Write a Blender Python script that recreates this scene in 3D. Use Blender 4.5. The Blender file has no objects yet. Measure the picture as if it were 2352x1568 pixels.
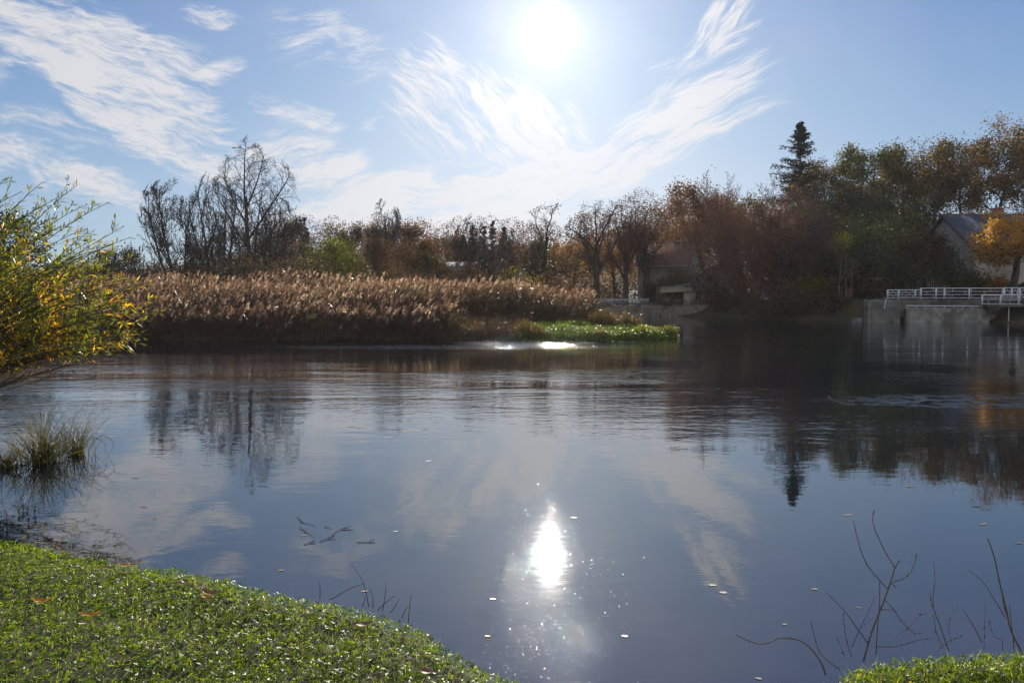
import bpy, math
import numpy as np
from mathutils import Vector

# ------------------------------------------------------------------ camera
SC = bpy.context.scene
COL = SC.collection
F, CX, CY = 1764.0, 1176.0, 784.0
PITCH = math.radians(-3.24)
CAMZ = 2.1
cp, sp = math.cos(PITCH), math.sin(PITCH)

def ray(px, py):
    a = (px - CX) / F; b = (CY - py) / F
    return np.array([a, cp - b * sp, sp + b * cp])

def W(px, py, Y):
    d = ray(px, py); return np.array([0, 0, CAMZ]) + d * (Y / d[1])

def G(px, py, z=0.0):
    d = ray(px, py); return np.array([0, 0, CAMZ]) + d * ((z - CAMZ) / d[2])

cam_d = bpy.data.cameras.new("camera"); cam = bpy.data.objects.new("camera", cam_d); COL.objects.link(cam)
cam_d.sensor_width = 36; cam_d.lens = 27.0; cam_d.clip_start = 0.05; cam_d.clip_end = 3000
cam.location = (0, 0, CAMZ); cam.rotation_euler = (math.radians(90) + PITCH, 0, 0)
SC.camera = cam

# ------------------------------------------------------------------ light
sd_ = ray(1263, 72); sd_ = sd_ / np.linalg.norm(sd_)
SUN = Vector(sd_.tolist())
ELEV = math.asin(SUN.z); AZ = math.atan2(SUN.x, SUN.y)
sl = bpy.data.lights.new("sun", 'SUN'); sl.energy = 4.6; sl.angle = math.radians(0.55); sl.color = (1.0, 0.93, 0.82)
so = bpy.data.objects.new("sun", sl); COL.objects.link(so)
so.rotation_mode = 'QUATERNION'; so.rotation_quaternion = SUN.to_track_quat('Z', 'Y'); so.location = (8, 60, 60)

SC.view_settings.view_transform = 'Standard'; SC.view_settings.look = 'None'
SC.view_settings.exposure = 0.55; SC.view_settings.gamma = 1.0
cy = SC.cycles
cy.volume_bounces = 0; cy.max_bounces = 7; cy.diffuse_bounces = 2; cy.glossy_bounces = 3; cy.transmission_bounces = 4
cy.transparent_max_bounces = 8; cy.caustics_reflective = False; cy.caustics_refractive = False
cy.sample_clamp_indirect = 4.0;  cy.use_denoising = True

world = bpy.data.worlds.new("World"); SC.world = world; world.use_nodes = True
world.cycles.sampling_method = 'MANUAL'; world.cycles.sample_map_resolution = 512
NT = world.node_tree; NT.nodes.clear()

class NB:
    """tiny node builder"""
    def __init__(s, nt): s.nt = nt
    def n(s, t, **k):
        o = s.nt.nodes.new(t)
        for a, b in k.items(): setattr(o, a, b)
        return o
    def l(s, a, b): s.nt.links.new(a, b)
    def put(s, sock, v):
        if hasattr(v, 'is_output'): s.l(v, sock)
        else: sock.default_value = v
    def m(s, op, a, b=0.0, c=0.0, clamp=False):
        o = s.n('ShaderNodeMath', operation=op, use_clamp=clamp)
        s.put(o.inputs[0], a); s.put(o.inputs[1], b); s.put(o.inputs[2], c)
        return o.outputs[0]
    def vm(s, op, a, b=(0, 0, 0)):
        o = s.n('ShaderNodeVectorMath', operation=op)
        s.put(o.inputs[0], a); s.put(o.inputs[1], b)
        return o.outputs[1] if op in ('DOT_PRODUCT', 'LENGTH') else o.outputs[0]
    def xyz(s, x, y, z):
        o = s.n('ShaderNodeCombineXYZ'); s.put(o.inputs[0], x); s.put(o.inputs[1], y); s.put(o.inputs[2], z)
        return o.outputs[0]
    def sep(s, v):
        o = s.n('ShaderNodeSeparateXYZ'); s.l(v, o.inputs[0]); return o.outputs
    def noise(s, v, scale, detail=3, rough=0.5, dist=0.0):
        o = s.n('ShaderNodeTexNoise'); s.l(v, o.inputs['Vector'])
        o.inputs['Scale'].default_value = scale; o.inputs['Detail'].default_value = detail
        o.inputs['Roughness'].default_value = rough; o.inputs['Distortion'].default_value = dist
        return o.outputs[0]
    def smooth(s, v, a, b, lo=0.0, hi=1.0):
        o = s.n('ShaderNodeMapRange', interpolation_type='SMOOTHSTEP'); s.put(o.inputs[0], v)
        for i, q in enumerate((a, b, lo, hi)): o.inputs[1 + i].default_value = q
        return o.outputs[0]
    def mix(s, f, a, b, bt='MIX'):
        o = s.n('ShaderNodeMix', data_type='RGBA', blend_type=bt, clamp_factor=True)
        s.put(o.inputs[0], f); s.put(o.inputs[6], a); s.put(o.inputs[7], b)
        return o.outputs[2]
    def ramp(s, f, stops):
        o = s.n('ShaderNodeValToRGB'); s.put(o.inputs[0], f); e = o.color_ramp.elements
        while len(e) < len(stops): e.new(0.5)
        for i, (p, c) in enumerate(stops): e[i].position = p; e[i].color = (*c, 1)
        return o.outputs[0]

HAZE = 0.00015
SKY_STRENGTH = 0.06
w = NB(NT)
sky = w.n('ShaderNodeTexSky', sky_type='NISHITA', sun_disc=False)
sky.sun_elevation = ELEV; sky.sun_rotation = AZ; sky.altitude = 100
sky.air_density = 1.0; sky.dust_density = 0.5; sky.ozone_density = 2.0
tc = w.n('ShaderNodeTexCoord'); dirv = tc.outputs['Generated']
dx, dy, dz = w.sep(dirv)
ay = w.m('ADD', w.m('ABSOLUTE', dy), 0.02)
U = w.m('DIVIDE', dx, ay); V = w.m('DIVIDE', dz, ay)
# high cirrus, laid out by compass direction: centre, half sizes, tilt, density, streak stretch
uv = w.xyz(U, V, 0.0)
warp = w.n('ShaderNodeTexNoise'); w.l(uv, warp.inputs['Vector']); warp.inputs['Scale'].default_value = 4.0; warp.inputs['Detail'].default_value = 3
wv = w.vm('MULTIPLY', w.vm('SUBTRACT', warp.outputs['Color'], (0.5, 0.5, 0.5)), (0.085, 0.065, 0))
uvw = w.vm('ADD', uv, wv)
warp2 = w.n('ShaderNodeTexNoise'); w.l(uv, warp2.inputs['Vector']); warp2.inputs['Scale'].default_value = 22.0; warp2.inputs['Detail'].default_value = 2
wv2 = w.vm('MULTIPLY', w.vm('SUBTRACT', warp2.outputs['Color'], (0.5, 0.5, 0.5)), (0.02, 0.016, 0))
uvw2 = w.vm('ADD', uvw, wv2)
def mask_of(px, py, hw, hh, ang):
    u0, v0 = (px - CX) / F, (684 - py) / F
    ca, sa = math.cos(math.radians(ang)), math.sin(math.radians(ang))
    q = w.vm('SUBTRACT', uvw, (u0, v0, 0))
    a = w.m('DIVIDE', w.vm('DOT_PRODUCT', q, (ca, sa, 0)), hw / F); b = w.m('DIVIDE', w.vm('DOT_PRODUCT', q, (-sa, ca, 0)), hh / F)
    return w.smooth(w.m('ADD', w.m('MULTIPLY', a, a), w.m('MULTIPLY', b, b)), 2.3, 0.0)
# (streak angle, stretch, scale, [(px, py, half width, half height, tilt, strength)...])
GROUPS = [
    (-14, 3.4, 9.0, 1.3, [(170, 110, 300, 95, -18, 1.15), (330, 235, 270, 100, -32, 1.25), (60, 330, 190, 55, 5, .95), (230, 420, 190, 42, -22, .9), (505, 80, 60, 26, -15, .85), (700, 283, 120, 28, -20, .85), (520, 190, 60, 24, 10, .8), (10, 160, 60, 60, 0, .8)]),
    (8, 3.6, 9.0, 5.1, [(780, 135, 150, 70, -12, .62), (730, 385, 140, 55, -12, 1.0), (800, 485, 250, 45, 4, 1.05), (1130, 430, 300, 62, 8, 1.02), (1050, 500, 300, 40, 0, .9), (900, 310, 70, 22, 0, .7)]),
    (-40, 4.0, 10.0, 9.7, [(985, 235, 75, 120, 0, .85), (1190, 300, 150, 80, -25, 1.0), (1100, 330, 150, 60, -20, .8)]),
    (24, 6.5, 8.0, 13.9, [(1420, 375, 330, 46, 21, .98), (1510, 300, 240, 44, 26, .8), (1610, 225, 120, 30, 30, .95), (1585, 150, 120, 26, 26, .85)]),
    (55, 5.0, 9.0, 17.2, [(1610, 95, 110, 36, 55, .95), (1510, 245, 70, 22, 35, .8)]),
]
dens = None
for ang, stretch, scale, seed, ms in GROUPS:
    ca, sa = math.cos(math.radians(ang)), math.sin(math.radians(ang))
    a2 = w.vm('DOT_PRODUCT', uvw2, (ca, sa, 0)); b2 = w.vm('DOT_PRODUCT', uvw2, (-sa, ca, 0))
    tex = w.noise(w.xyz(a2, w.m('MULTIPLY', b2, stretch), seed), scale, 5, 0.62, 0.35)
    fine = w.noise(w.xyz(a2, w.m('MULTIPLY', b2, stretch * 1.8), seed + 40), scale * 3.4, 4, 0.65, 0.6)
    mk = None
    for (px, py, hw, hh, an, st) in ms:
        q = w.m('MULTIPLY', mask_of(px, py, hw, hh, an), st); mk = q if mk is None else w.m('MAXIMUM', mk, q)
    sm = w.m('ADD', w.m('ADD', w.m('MULTIPLY', tex, 1.25), w.m('MULTIPLY', fine, 0.6)), w.m('MULTIPLY', mk, 0.30))
    tx = w.m('MULTIPLY', w.smooth(sm, 0.98, 1.45), w.smooth(mk, 0.0, 0.8))
    dens = tx if dens is None else w.m('MAXIMUM', dens, tx)
cosang = w.m('MINIMUM', w.vm('DOT_PRODUCT', w.vm('NORMALIZE', dirv), tuple(SUN)), 0.9999995)
theta = w.m('MULTIPLY', w.m('ARCCOSINE', cosang), 57.2958)
# thin cirrostratus veil near the sun
veil = w.m('MULTIPLY', w.m('EXPONENT', w.m('MULTIPLY', theta, -0.075)), w.smooth(w.noise(uvw2, 5.0, 5, 0.6), 0.25, 0.75, 0.5, 0.9))
dens = w.m('ADD', dens, w.m('MULTIPLY', veil, 0.75))
dens = w.m('ADD', dens, w.m('MULTIPLY', w.m('MULTIPLY', w.smooth(V, .26, .04), w.m('EXPONENT', w.m('MULTIPLY', theta, -.055))), w.smooth(w.noise(w.vm('MULTIPLY', uvw2, (1, 3, 1)), 5.0, 4, .6), .2, .7, .5, 1.1)))
dens = w.m('MULTIPLY', dens, w.smooth(V, 0.0, 0.03))
dens = w.m('MINIMUM', dens, 0.95)
# cloud brightness rises toward the sun (forward scattering)
cb = w.m('ADD', 0.47, w.m('MULTIPLY', w.m('EXPONENT', w.m('MULTIPLY', theta, -0.08)), 0.26))
cb = w.m('DIVIDE', cb, SKY_STRENGTH)
cc = w.xyz(w.m('MULTIPLY', cb, 1.0), w.m('MULTIPLY', cb, 1.0), w.m('MULTIPLY', cb, 1.04))
gm = w.n('ShaderNodeGamma'); gm.inputs[1].default_value = 0.55; w.l(sky.outputs[0], gm.inputs[0])
skyc = w.mix(1.0, gm.outputs[0], (1.18, 1.70, 2.38, 1), 'MULTIPLY')
deep = w.m('MULTIPLY', w.m('MULTIPLY', w.smooth(V, .20, .58), w.smooth(V, 2.2, 1.0)), w.smooth(dy, 0.0, .3))
skyc = w.mix(deep, skyc, w.mix(1.0, skyc, (.50, .70, 1.0, 1), 'MULTIPLY'))
base = w.mix(dens, skyc, cc)
# added fill: unseen patchy bright sky behind the camera, put in to lift shadows
back_fill = w.m('MULTIPLY', w.smooth(dy, 0.05, -.45), w.smooth(w.noise(dirv, 3.0, 4, .6), .3, .6, .35, 1.0))
base = w.mix(back_fill, base, (.62 / SKY_STRENGTH, .62 / SKY_STRENGTH, .65 / SKY_STRENGTH, 1))
# aureole and solar disc area
g1 = w.m('MULTIPLY', w.m('EXPONENT', w.m('MULTIPLY', w.m('POWER', w.m('DIVIDE', theta, .86), 2.0), -1.0)), 7.0)
g2 = w.m('MULTIPLY', w.m('EXPONENT', w.m('MULTIPLY', theta, -0.34)), 0.27)
g3 = w.m('MULTIPLY', w.m('EXPONENT', w.m('MULTIPLY', theta, -0.12)), 0.06)
gl = w.m('DIVIDE', w.m('ADD', w.m('ADD', g1, g2), g3), SKY_STRENGTH)
final = w.vm('ADD', base, w.xyz(gl, w.m('MULTIPLY', gl, 0.985), w.m('MULTIPLY', gl, 0.95)))
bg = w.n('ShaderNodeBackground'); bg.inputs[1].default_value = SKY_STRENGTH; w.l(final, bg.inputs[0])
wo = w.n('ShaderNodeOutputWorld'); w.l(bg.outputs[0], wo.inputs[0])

# ------------------------------------------------------------------ mesh helpers
def rs(seed): return np.random.default_rng(seed)

def link(name, V, FL, mat, parent=None, loc=None, smooth=False, fattr=None):
    """V (N,3); FL list of int arrays (M,k); fattr per-face float 'v'."""
    me = bpy.data.meshes.new(name)
    V = np.asarray(V, dtype=np.float32)
    FL = [np.asarray(f, dtype=np.int32) for f in FL if len(f)]
    me.vertices.add(len(V)); me.vertices.foreach_set('co', V.ravel())
    tot = np.concatenate([np.full(len(f), f.shape[1], dtype=np.int32) for f in FL])
    li = np.concatenate([f.ravel() for f in FL])
    me.loops.add(len(li)); me.loops.foreach_set('vertex_index', li)
    st = np.concatenate([[0], np.cumsum(tot)[:-1]]).astype(np.int32)
    me.polygons.add(len(tot)); me.polygons.foreach_set('loop_start', st); me.polygons.foreach_set('loop_total', tot)
    if smooth: me.polygons.foreach_set('use_smooth', np.ones(len(tot), dtype=bool))
    if fattr is not None:
        a = me.attributes.new('v', 'FLOAT', 'FACE'); a.data.foreach_set('value', np.asarray(fattr, dtype=np.float32))
    me.update(calc_edges=True)
    if mat: me.materials.append(mat)
    o = bpy.data.objects.new(name, me); COL.objects.link(o)
    if parent is not None: o.parent = parent
    if loc is not None: o.location = tuple(loc)
    return o

def tag(o, label=None, cat=None, group=None, kind=None):
    if label: o['label'] = label
    if cat: o['category'] = cat
    if group: o['group'] = group
    if kind: o['kind'] = kind
    return o

def thing(name, label, cat, loc=(0, 0, 0), rz=0.0, group=None):
    o = bpy.data.objects.new(name, None); COL.objects.link(o)
    o.location = tuple(float(c) for c in loc); o.rotation_euler = (0, 0, rz); o.empty_display_size = 0.3
    return tag(o, label, cat, group)

def copy_thing(src, label, loc, rz=0.0, scale=(1, 1, 1), color=None, group=None):
    r = src.copy(); COL.objects.link(r)
    r.location = tuple(float(c) for c in loc); r.rotation_euler = (0, 0, rz); r.scale = scale
    r['label'] = label
    if group: r['group'] = group
    for ch in src.children:
        c = ch.copy(); COL.objects.link(c); c.parent = r
        if color: c.color = (*color, 1)
        for g in ch.children:
            d = g.copy(); COL.objects.link(d); d.parent = c
    return r

class MB:
    def __init__(s): s.V = []; s.F = {}; s.n = 0
    def add(s, V, Fc):
        V = np.asarray(V, float); s.V.append(V)
        Fc = np.asarray(Fc, int) + s.n
        s.F.setdefault(Fc.shape[1], []).append(Fc); s.n += len(V)
    def box(s, x0, x1, y0, y1, z0, z1):
        V = [(x, y, z) for z in (z0, z1) for y in (y0, y1) for x in (x0, x1)]
        s.add(V, [(0, 2, 3, 1), (4, 5, 7, 6), (0, 1, 5, 4), (2, 6, 7, 3), (0, 4, 6, 2), (1, 3, 7, 5)])
    def bar(s, p0, p1, r, k=6, r1=None):
        p0 = np.asarray(p0, float); p1 = np.asarray(p1, float)
        s.tube(np.array([p0, p1]), np.array([r, r if r1 is None else r1]), k)
    def tube(s, P, R, k=5):
        V, Fq = tubes(np.asarray(P, float)[None], np.asarray(R, float)[None], k)
        s.add(V, Fq)
        n = len(P)
        if k >= 3:
            s.add(V[:k], [list(range(k))[::-1]]); s.add(V[(n - 1) * k:], [list(range(k))])
    def build(s, name, mat, parent=None, loc=None, smooth=False):
        return link(name, np.concatenate(s.V), [np.concatenate(f) for f in s.F.values()], mat, parent, loc, smooth)

def norm(v): return v / (np.linalg.norm(v, axis=-1, keepdims=True) + 1e-9)

def tubes(P, R, k):
    M, n, _ = P.shape
    T = norm(np.gradient(P, axis=1))
    ref = np.where(np.abs(T[:, :1, 2:3]) > 0.8, np.array([[[1.0, 0.2, 0.1]]]), np.array([[[0.1, 0.2, 1.0]]]))
    Uv = norm(np.cross(T, np.broadcast_to(ref, T.shape))); Vv = np.cross(T, Uv)
    a = np.arange(k) / k * 2 * np.pi
    ring = (P[:, :, None, :] + R[:, :, None, None] * (np.cos(a)[None, None, :, None] * Uv[:, :, None, :] + np.sin(a)[None, None, :, None] * Vv[:, :, None, :]))
    V = ring.reshape(-1, 3)
    m, i, j = np.meshgrid(np.arange(M), np.arange(n - 1), np.arange(k), indexing='ij')
    b = (m * n + i) * k; jn = (j + 1) % k
    Fq = np.stack([b + j, b + jn, b + k + jn, b + k + j], -1).reshape(-1, 4)
    return V, Fq

def tubeset(levels, ks):
    Vs, Fs, n = [], [], 0
    for (P, R), k in zip(levels, ks):
        V, Fq = tubes(P, R, k); Vs.append(V); Fs.append(Fq + n); n += len(V)
    return np.concatenate(Vs), np.concatenate(Fs)

def grow(S, D, L, R, levels, r):
    """vectorised branching: every branch of a level grows at once"""
    out = []
    S = np.asarray(S, float); D = norm(np.asarray(D, float)); L = np.asarray(L, float); R = np.asarray(R, float)
    for li, lv in enumerate(levels):
        n = lv['n']; M = len(S)
        P = np.zeros((M, n + 1, 3)); DD = np.zeros((M, n + 1, 3)); P[:, 0] = S; d = D.copy(); DD[:, 0] = d
        for i in range(n):
            d = norm(d + lv.get('wander', .1) * r.normal(size=(M, 3)) + np.array([0, 0, lv.get('trop', 0.0)]))
            P[:, i + 1] = P[:, i] + d * (L / n)[:, None]; DD[:, i + 1] = d
        t = np.linspace(0, 1, n + 1)
        rad = R[:, None] * (1 - (1 - lv.get('taper', .3)) * t[None])
        out.append((P, rad))
        c = lv.get('kids', 0)
        if not c: break
        idx = np.repeat(np.arange(M), c); M2 = len(idx)
        kk = np.tile(np.arange(c), M)
        t0 = lv.get('t0', .3)
        tt = t0 + (1 - t0) * (kk + r.uniform(0, 1, M2)) / c
        tt = np.minimum(tt, .995)
        s_ = tt * n; i0 = np.minimum(s_.astype(int), n - 1); fr = (s_ - i0)[:, None]
        S2 = P[idx, i0] * (1 - fr) + P[idx, i0 + 1] * fr
        pd = DD[idx, i0 + 1]
        az = kk * 2.4 + r.uniform(0, 6.28, M)[idx] + r.normal(0, .4, M2)
        ref = np.where(np.abs(pd[:, 2:3]) > .9, np.array([[1., 0, 0]]), np.array([[0, 0, 1.]]))
        u = norm(np.cross(pd, ref)); v = np.cross(pd, u)
        pr = np.cos(az)[:, None] * u + np.sin(az)[:, None] * v
        an = np.radians(lv.get('ang', 45) + r.normal(0, lv.get('angsd', 8), M2))
        D2 = norm(np.cos(an)[:, None] * pd + np.sin(an)[:, None] * pr)
        L2 = L[idx] * lv.get('lr', .5) * r.uniform(.65, 1.2, M2) * (1 - lv.get('shape', .5) * (tt - t0) / (1 - t0 + 1e-6))
        rr = rad[idx, i0] * (1 - fr[:, 0]) + rad[idx, i0 + 1] * fr[:, 0]
        R2 = np.maximum(rr * lv.get('rr', .6), lv.get('rmin', .006))
        S, D, L, R = S2, D2, L2, R2
    return out

def leafset(C, D, N, ln, wd, fold=0.0):
    """diamond leaves: C base, D axis, N approx normal"""
    D = norm(D); Sd = norm(np.cross(D, N)); Nn = np.cross(Sd, D)
    ln = np.broadcast_to(ln, (len(C),))[:, None]; wd = np.broadcast_to(wd, (len(C),))[:, None]
    mid = C + D * ln * .45 + Nn * ln * fold
    V = np.stack([C, mid - Sd * wd * .5, C + D * ln, mid + Sd * wd * .5], 1).reshape(-1, 3)
    Fq = np.arange(len(C) * 4).reshape(-1, 4)
    return V, Fq

def rnd_dirs(r, n): return norm(r.normal(size=(n, 3)))

# ------------------------------------------------------------------ materials
MATS = {}
def mat_new(name):
    m = bpy.data.materials.new(name); m.use_nodes = True; m.node_tree.nodes.clear(); return m, NB(m.node_tree)

def leafmat(name, stops, trans=.45, rough=.5, spec=.4, tint=(1, 1, 1), nvar=0.0):
    if name in MATS: return MATS[name]
    m, b = mat_new(name)
    at = b.n('ShaderNodeAttribute', attribute_name='v')
    c = b.ramp(at.outputs['Fac'], stops)
    oi = b.n('ShaderNodeObjectInfo')
    c = b.mix(1.0, c, oi.outputs['Color'], 'MULTIPLY')
    p = b.n('ShaderNodeBsdfPrincipled'); b.l(c, p.inputs['Base Color'])
    p.inputs['Roughness'].default_value = rough; p.inputs['Specular IOR Level'].default_value = spec
    t = b.n('ShaderNodeBsdfTranslucent')
    c2 = b.mix(1.0, c, (1.35, 1.25, .75, 1), 'MULTIPLY'); b.l(c2, t.inputs[0])
    mx = b.n('ShaderNodeMixShader'); mx.inputs[0].default_value = trans
    b.l(p.outputs[0], mx.inputs[1]); b.l(t.outputs[0], mx.inputs[2])
    o = b.n('ShaderNodeOutputMaterial'); b.l(mx.outputs[0], o.inputs[0])
    MATS[name] = m; return m

def roughmat(name, c1, c2, scale=3.0, rough=.85, bump=.02, detail=5, stretch=(1, 1, 1), c3=None, spec=.3, metal=0.0):
    if name in MATS: return MATS[name]
    m, b = mat_new(name)
    g = b.n('ShaderNodeNewGeometry'); tcx = b.n('ShaderNodeTexCoord')
    v = b.vm('MULTIPLY', tcx.outputs['Object'], stretch)
    f = b.noise(v, scale, detail, .6)
    c = b.mix(b.smooth(f, .3, .7), (*c1, 1), (*c2, 1))
    if c3:
        f3 = b.noise(v, scale * .35, 4, .65)
        c = b.mix(b.smooth(f3, .52, .66), c, (*c3, 1))
    p = b.n('ShaderNodeBsdfPrincipled'); b.l(c, p.inputs['Base Color'])
    p.inputs['Roughness'].default_value = rough; p.inputs['Specular IOR Level'].default_value = spec
    p.inputs['Metallic'].default_value = metal
    if bump:
        bp = b.n('ShaderNodeBump'); bp.inputs['Distance'].default_value = bump; b.l(b.noise(v, scale * 2.5, 5, .6), bp.inputs['Height'])
        b.l(bp.outputs[0], p.inputs['Normal'])
    o = b.n('ShaderNodeOutputMaterial'); b.l(p.outputs[0], o.inputs[0])
    MATS[name] = m; return m

BARK = roughmat('bark_grey', (.05, .042, .036), (.11, .095, .08), 4, .9, .03, stretch=(1, 1, .3))
BARKD = roughmat('bark_dark', (.03, .024, .022), (.07, .055, .045), 4, .9, .03, stretch=(1, 1, .3))
BARKR = roughmat('bark_red', (.12, .065, .05), (.2, .11, .08), 4, .85, .02)
TWIG = roughmat('twig_brown', (.07, .05, .04), (.13, .095, .07), 8, .7, 0)
BIRCH = roughmat('bark_birch', (.16, .14, .125), (.07, .06, .055), 6, .8, .01, stretch=(1, 1, 2.5))
M_IVY = leafmat('ivy_leaf', [(0, (.02, .03, .012)), (.6, (.04, .055, .02)), (1, (.07, .08, .03))], .25, .4)
M_RUST = leafmat('rust_leaf', [(0, (.05, .032, .02)), (.35, (.11, .062, .03)), (.7, (.19, .105, .04)), (1, (.30, .19, .06))], .4, .6, .2)
M_OAK = leafmat('oak_leaf', [(0, (.035, .034, .012)), (.4, (.085, .075, .022)), (.7, (.18, .125, .03)), (1, (.34, .20, .04))], .42, .6, .2)
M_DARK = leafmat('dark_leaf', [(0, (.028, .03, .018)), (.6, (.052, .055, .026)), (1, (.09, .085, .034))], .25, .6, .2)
M_BRUSH = leafmat('brush_leaf', [(0, (.05, .038, .028)), (.6, (.10, .07, .045)), (1, (.19, .125, .07))], .3, .7, .2)
M_OLIVE = leafmat('olive_leaf', [(0, (.05, .05, .014)), (.5, (.12, .12, .025)), (1, (.26, .24, .05))], .5, .5, .3)
M_YGREEN = leafmat('yellow_green_leaf', [(0, (.06, .07, .015)), (.5, (.18, .19, .03)), (1, (.38, .32, .05))], .5, .5, .3)
M_ORANGE = leafmat('orange_leaf', [(0, (.10, .07, .02)), (.3, (.30, .19, .03)), (.65, (.5, .24, .035)), (1, (.6, .34, .05))], .5, .5, .3)
M_NEEDLE = leafmat('needle', [(0, (.012, .018, .012)), (1, (.035, .045, .022))], .15, .6, .2)

# ------------------------------------------------------------------ land shapes
def poly_sd(X, Y, poly):
    """signed distance, positive inside"""
    P = np.asarray(poly, float); Q = np.roll(P, -1, 0)
    x = X.ravel(); y = Y.ravel(); best = np.full(x.shape, 1e9); ins = np.zeros(x.shape, bool)
    for (ax, ay_), (bx, by_) in zip(P, Q):
        ex, ey = bx - ax, by_ - ay_
        t = np.clip(((x - ax) * ex + (y - ay_) * ey) / (ex * ex + ey * ey + 1e-12), 0, 1)
        best = np.minimum(best, np.hypot(x - ax - t * ex, y - ay_ - t * ey))
        c = ((ay_ > y) != (by_ > y))
        with np.errstate(divide='ignore', invalid='ignore'):
            xi = ax + (y - ay_) * ex / (ey if abs(ey) > 1e-12 else 1e-12)
        ins ^= (c & (x < xi))
    return np.where(ins, best, -best).reshape(X.shape)

def sstep(a, b, x):
    t = np.clip((x - a) / (b - a), 0, 1); return t * t * (3 - 2 * t)

def vnoise(X, Y, s, seed=0):
    """cheap value noise"""
    r = np.random.default_rng(seed); T = r.uniform(0, 1, (64, 64))
    x = X * s; y = Y * s; xi = np.floor(x).astype(int); yi = np.floor(y).astype(int)
    fx = x - xi; fy = y - yi; fx = fx * fx * (3 - 2 * fx); fy = fy * fy * (3 - 2 * fy)
    g = lambda i, j: T[i % 64, j % 64]
    return (g(xi, yi) * (1 - fx) + g(xi + 1, yi) * fx) * (1 - fy) + (g(xi, yi + 1) * (1 - fx) + g(xi + 1, yi + 1) * fx) * fy

ZB = .36
left_edge = [G(x, y, ZB)[:2] for x, y in [(0, 1238), (95, 1245), (200, 1276), (300, 1290), (420, 1306), (520, 1325), (620, 1350), (700, 1368), (780, 1380), (880, 1403), (980, 1432), (1050, 1482), (1150, 1532), (1235, 1566)]]
right_edge = [G(x, y, ZB)[:2] for x, y in [(1880, 1566), (1930, 1530), (2000, 1512), (2100, 1502), (2200, 1496), (2290, 1492), (2352, 1490)]]
NEAR = [(-14, 15), (-9.6, 12.2), (-7.6, 10.6), (-6.4, 8.7), (-5.1, 6.9), (-4.1, 5.75)] + [tuple(p) for p in left_edge] + \
       [(.35, 3.05), (.7, 2.85), (1.05, 2.9), (1.27, 3.1)] + [tuple(p) for p in right_edge] + [(3.4, 3.75), (5, 4.1), (9, 4.6), (16, 5), (16, -8), (-14, -8)]
def near_h(X, Y):
    s = poly_sd(X, Y, NEAR)
    h = -.35 + .35 * sstep(-.5, -.06, s) + ZB * sstep(-.08, .10, s) - .02
    h = h + np.clip(s, 0, 5) * .045 + (vnoise(X, Y, 1.7, 1) - .5) * .06 * sstep(0, .5, s) + (vnoise(X, Y, 7, 2) - .5) * .025 * sstep(0, .2, s)
    return h, s

def wp(px, py): return tuple(G(px, py, 0)[:2])
A_LAND = [(-160, 37), (-40, 37.5), (-30, 38.2), (-21, 38.6), (-15, 38.2), (-10, 38.8), (-6, 38.3), (-3, 38.8), (-1, 38.4), (1, 37.9),
          (2.2, 37.4), (3.6, 37.9), (4.6, 37.2), (5.6, 38.6), (6.6, 38.2), (7.8, 39.4), (8.6, 40.6), (8.9, 42.4), (8.2, 44.2), (6.8, 45.2), (5.6, 46),
          (5.0, 50), (5.2, 60), (6.2, 70), (6.6, 80), (7.0, 93), (12, 93.5), (17, 92.5), (20.5, 87), (24, 80.5), (27.2, 72), (30, 68.0), (33.8, 66.6), (40.8, 66.6),
          (41.2, 64.5), (52, 64), (90, 60), (200, 50), (200, 420), (-160, 420)]
def far_h(X, Y):
    s = poly_sd(X, Y, A_LAND)
    h = -.6 + .75 * sstep(-.7, .35, s) + .12 * sstep(.3, 2, s)
    h = h + .03 * np.clip(s, 0, 25)
    right = sstep(10, 22, X) * sstep(0, 4, Y - 62)
    h = h + right * 1.55 * sstep(.7, 2.4, s)
    mid = sstep(6, 12, X) * sstep(88, 92, Y)
    h = h + (1 - right) * mid * .6 * sstep(.5, 1.5, s)
    hillR = sstep(16, 42, X) * 7.0 * sstep(84, 118, Y)
    hillC = 17 * sstep(115, 260, Y) * (.22 + .78 * sstep(-.42, -.27, X / np.maximum(Y, 1)))
    h = h + hillR + hillC + (vnoise(X, Y, .25, 5) - .5) * .5 * sstep(1, 8, s)
    return h, s
def far_z(x, y): return float(far_h(np.array([float(x)]), np.array([float(y)]))[0][0])

def grid(xs, ys, fn):
    X, Y = np.meshgrid(xs, ys, indexing='ij'); h, s = fn(X, Y)
    V = np.stack([X, Y, h], -1).reshape(-1, 3); nx, ny = X.shape
    i, j = np.meshgrid(np.arange(nx - 1), np.arange(ny - 1), indexing='ij'); a = i * ny + j
    return V, np.stack([a, a + ny, a + ny + 1, a + 1], -1).reshape(-1, 4)

soil = roughmat('soil', (.035, .03, .018), (.06, .055, .025), 9, .95, .01, c3=(.03, .04, .012))
farsoil = roughmat('meadow_soil', (.03, .028, .015), (.055, .045, .022), .7, .95, .05, c3=(.03, .038, .014))
V_, F_ = grid(np.arange(-14, 16.01, .11), np.arange(-7.9, 15, .11), near_h)
tag(link('ground', V_, [F_], soil, smooth=True), kind='structure')
xs = np.concatenate([np.arange(-160, -34, 4), np.arange(-34, 60, .55), np.arange(60, 201, 4)])
ys = np.concatenate([np.arange(34, 100, .55), np.arange(100, 421, 6)])
V_, F_ = grid(xs, ys, far_h)
tag(link('terrain', V_, [F_], farsoil, smooth=True), kind='structure')

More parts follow.
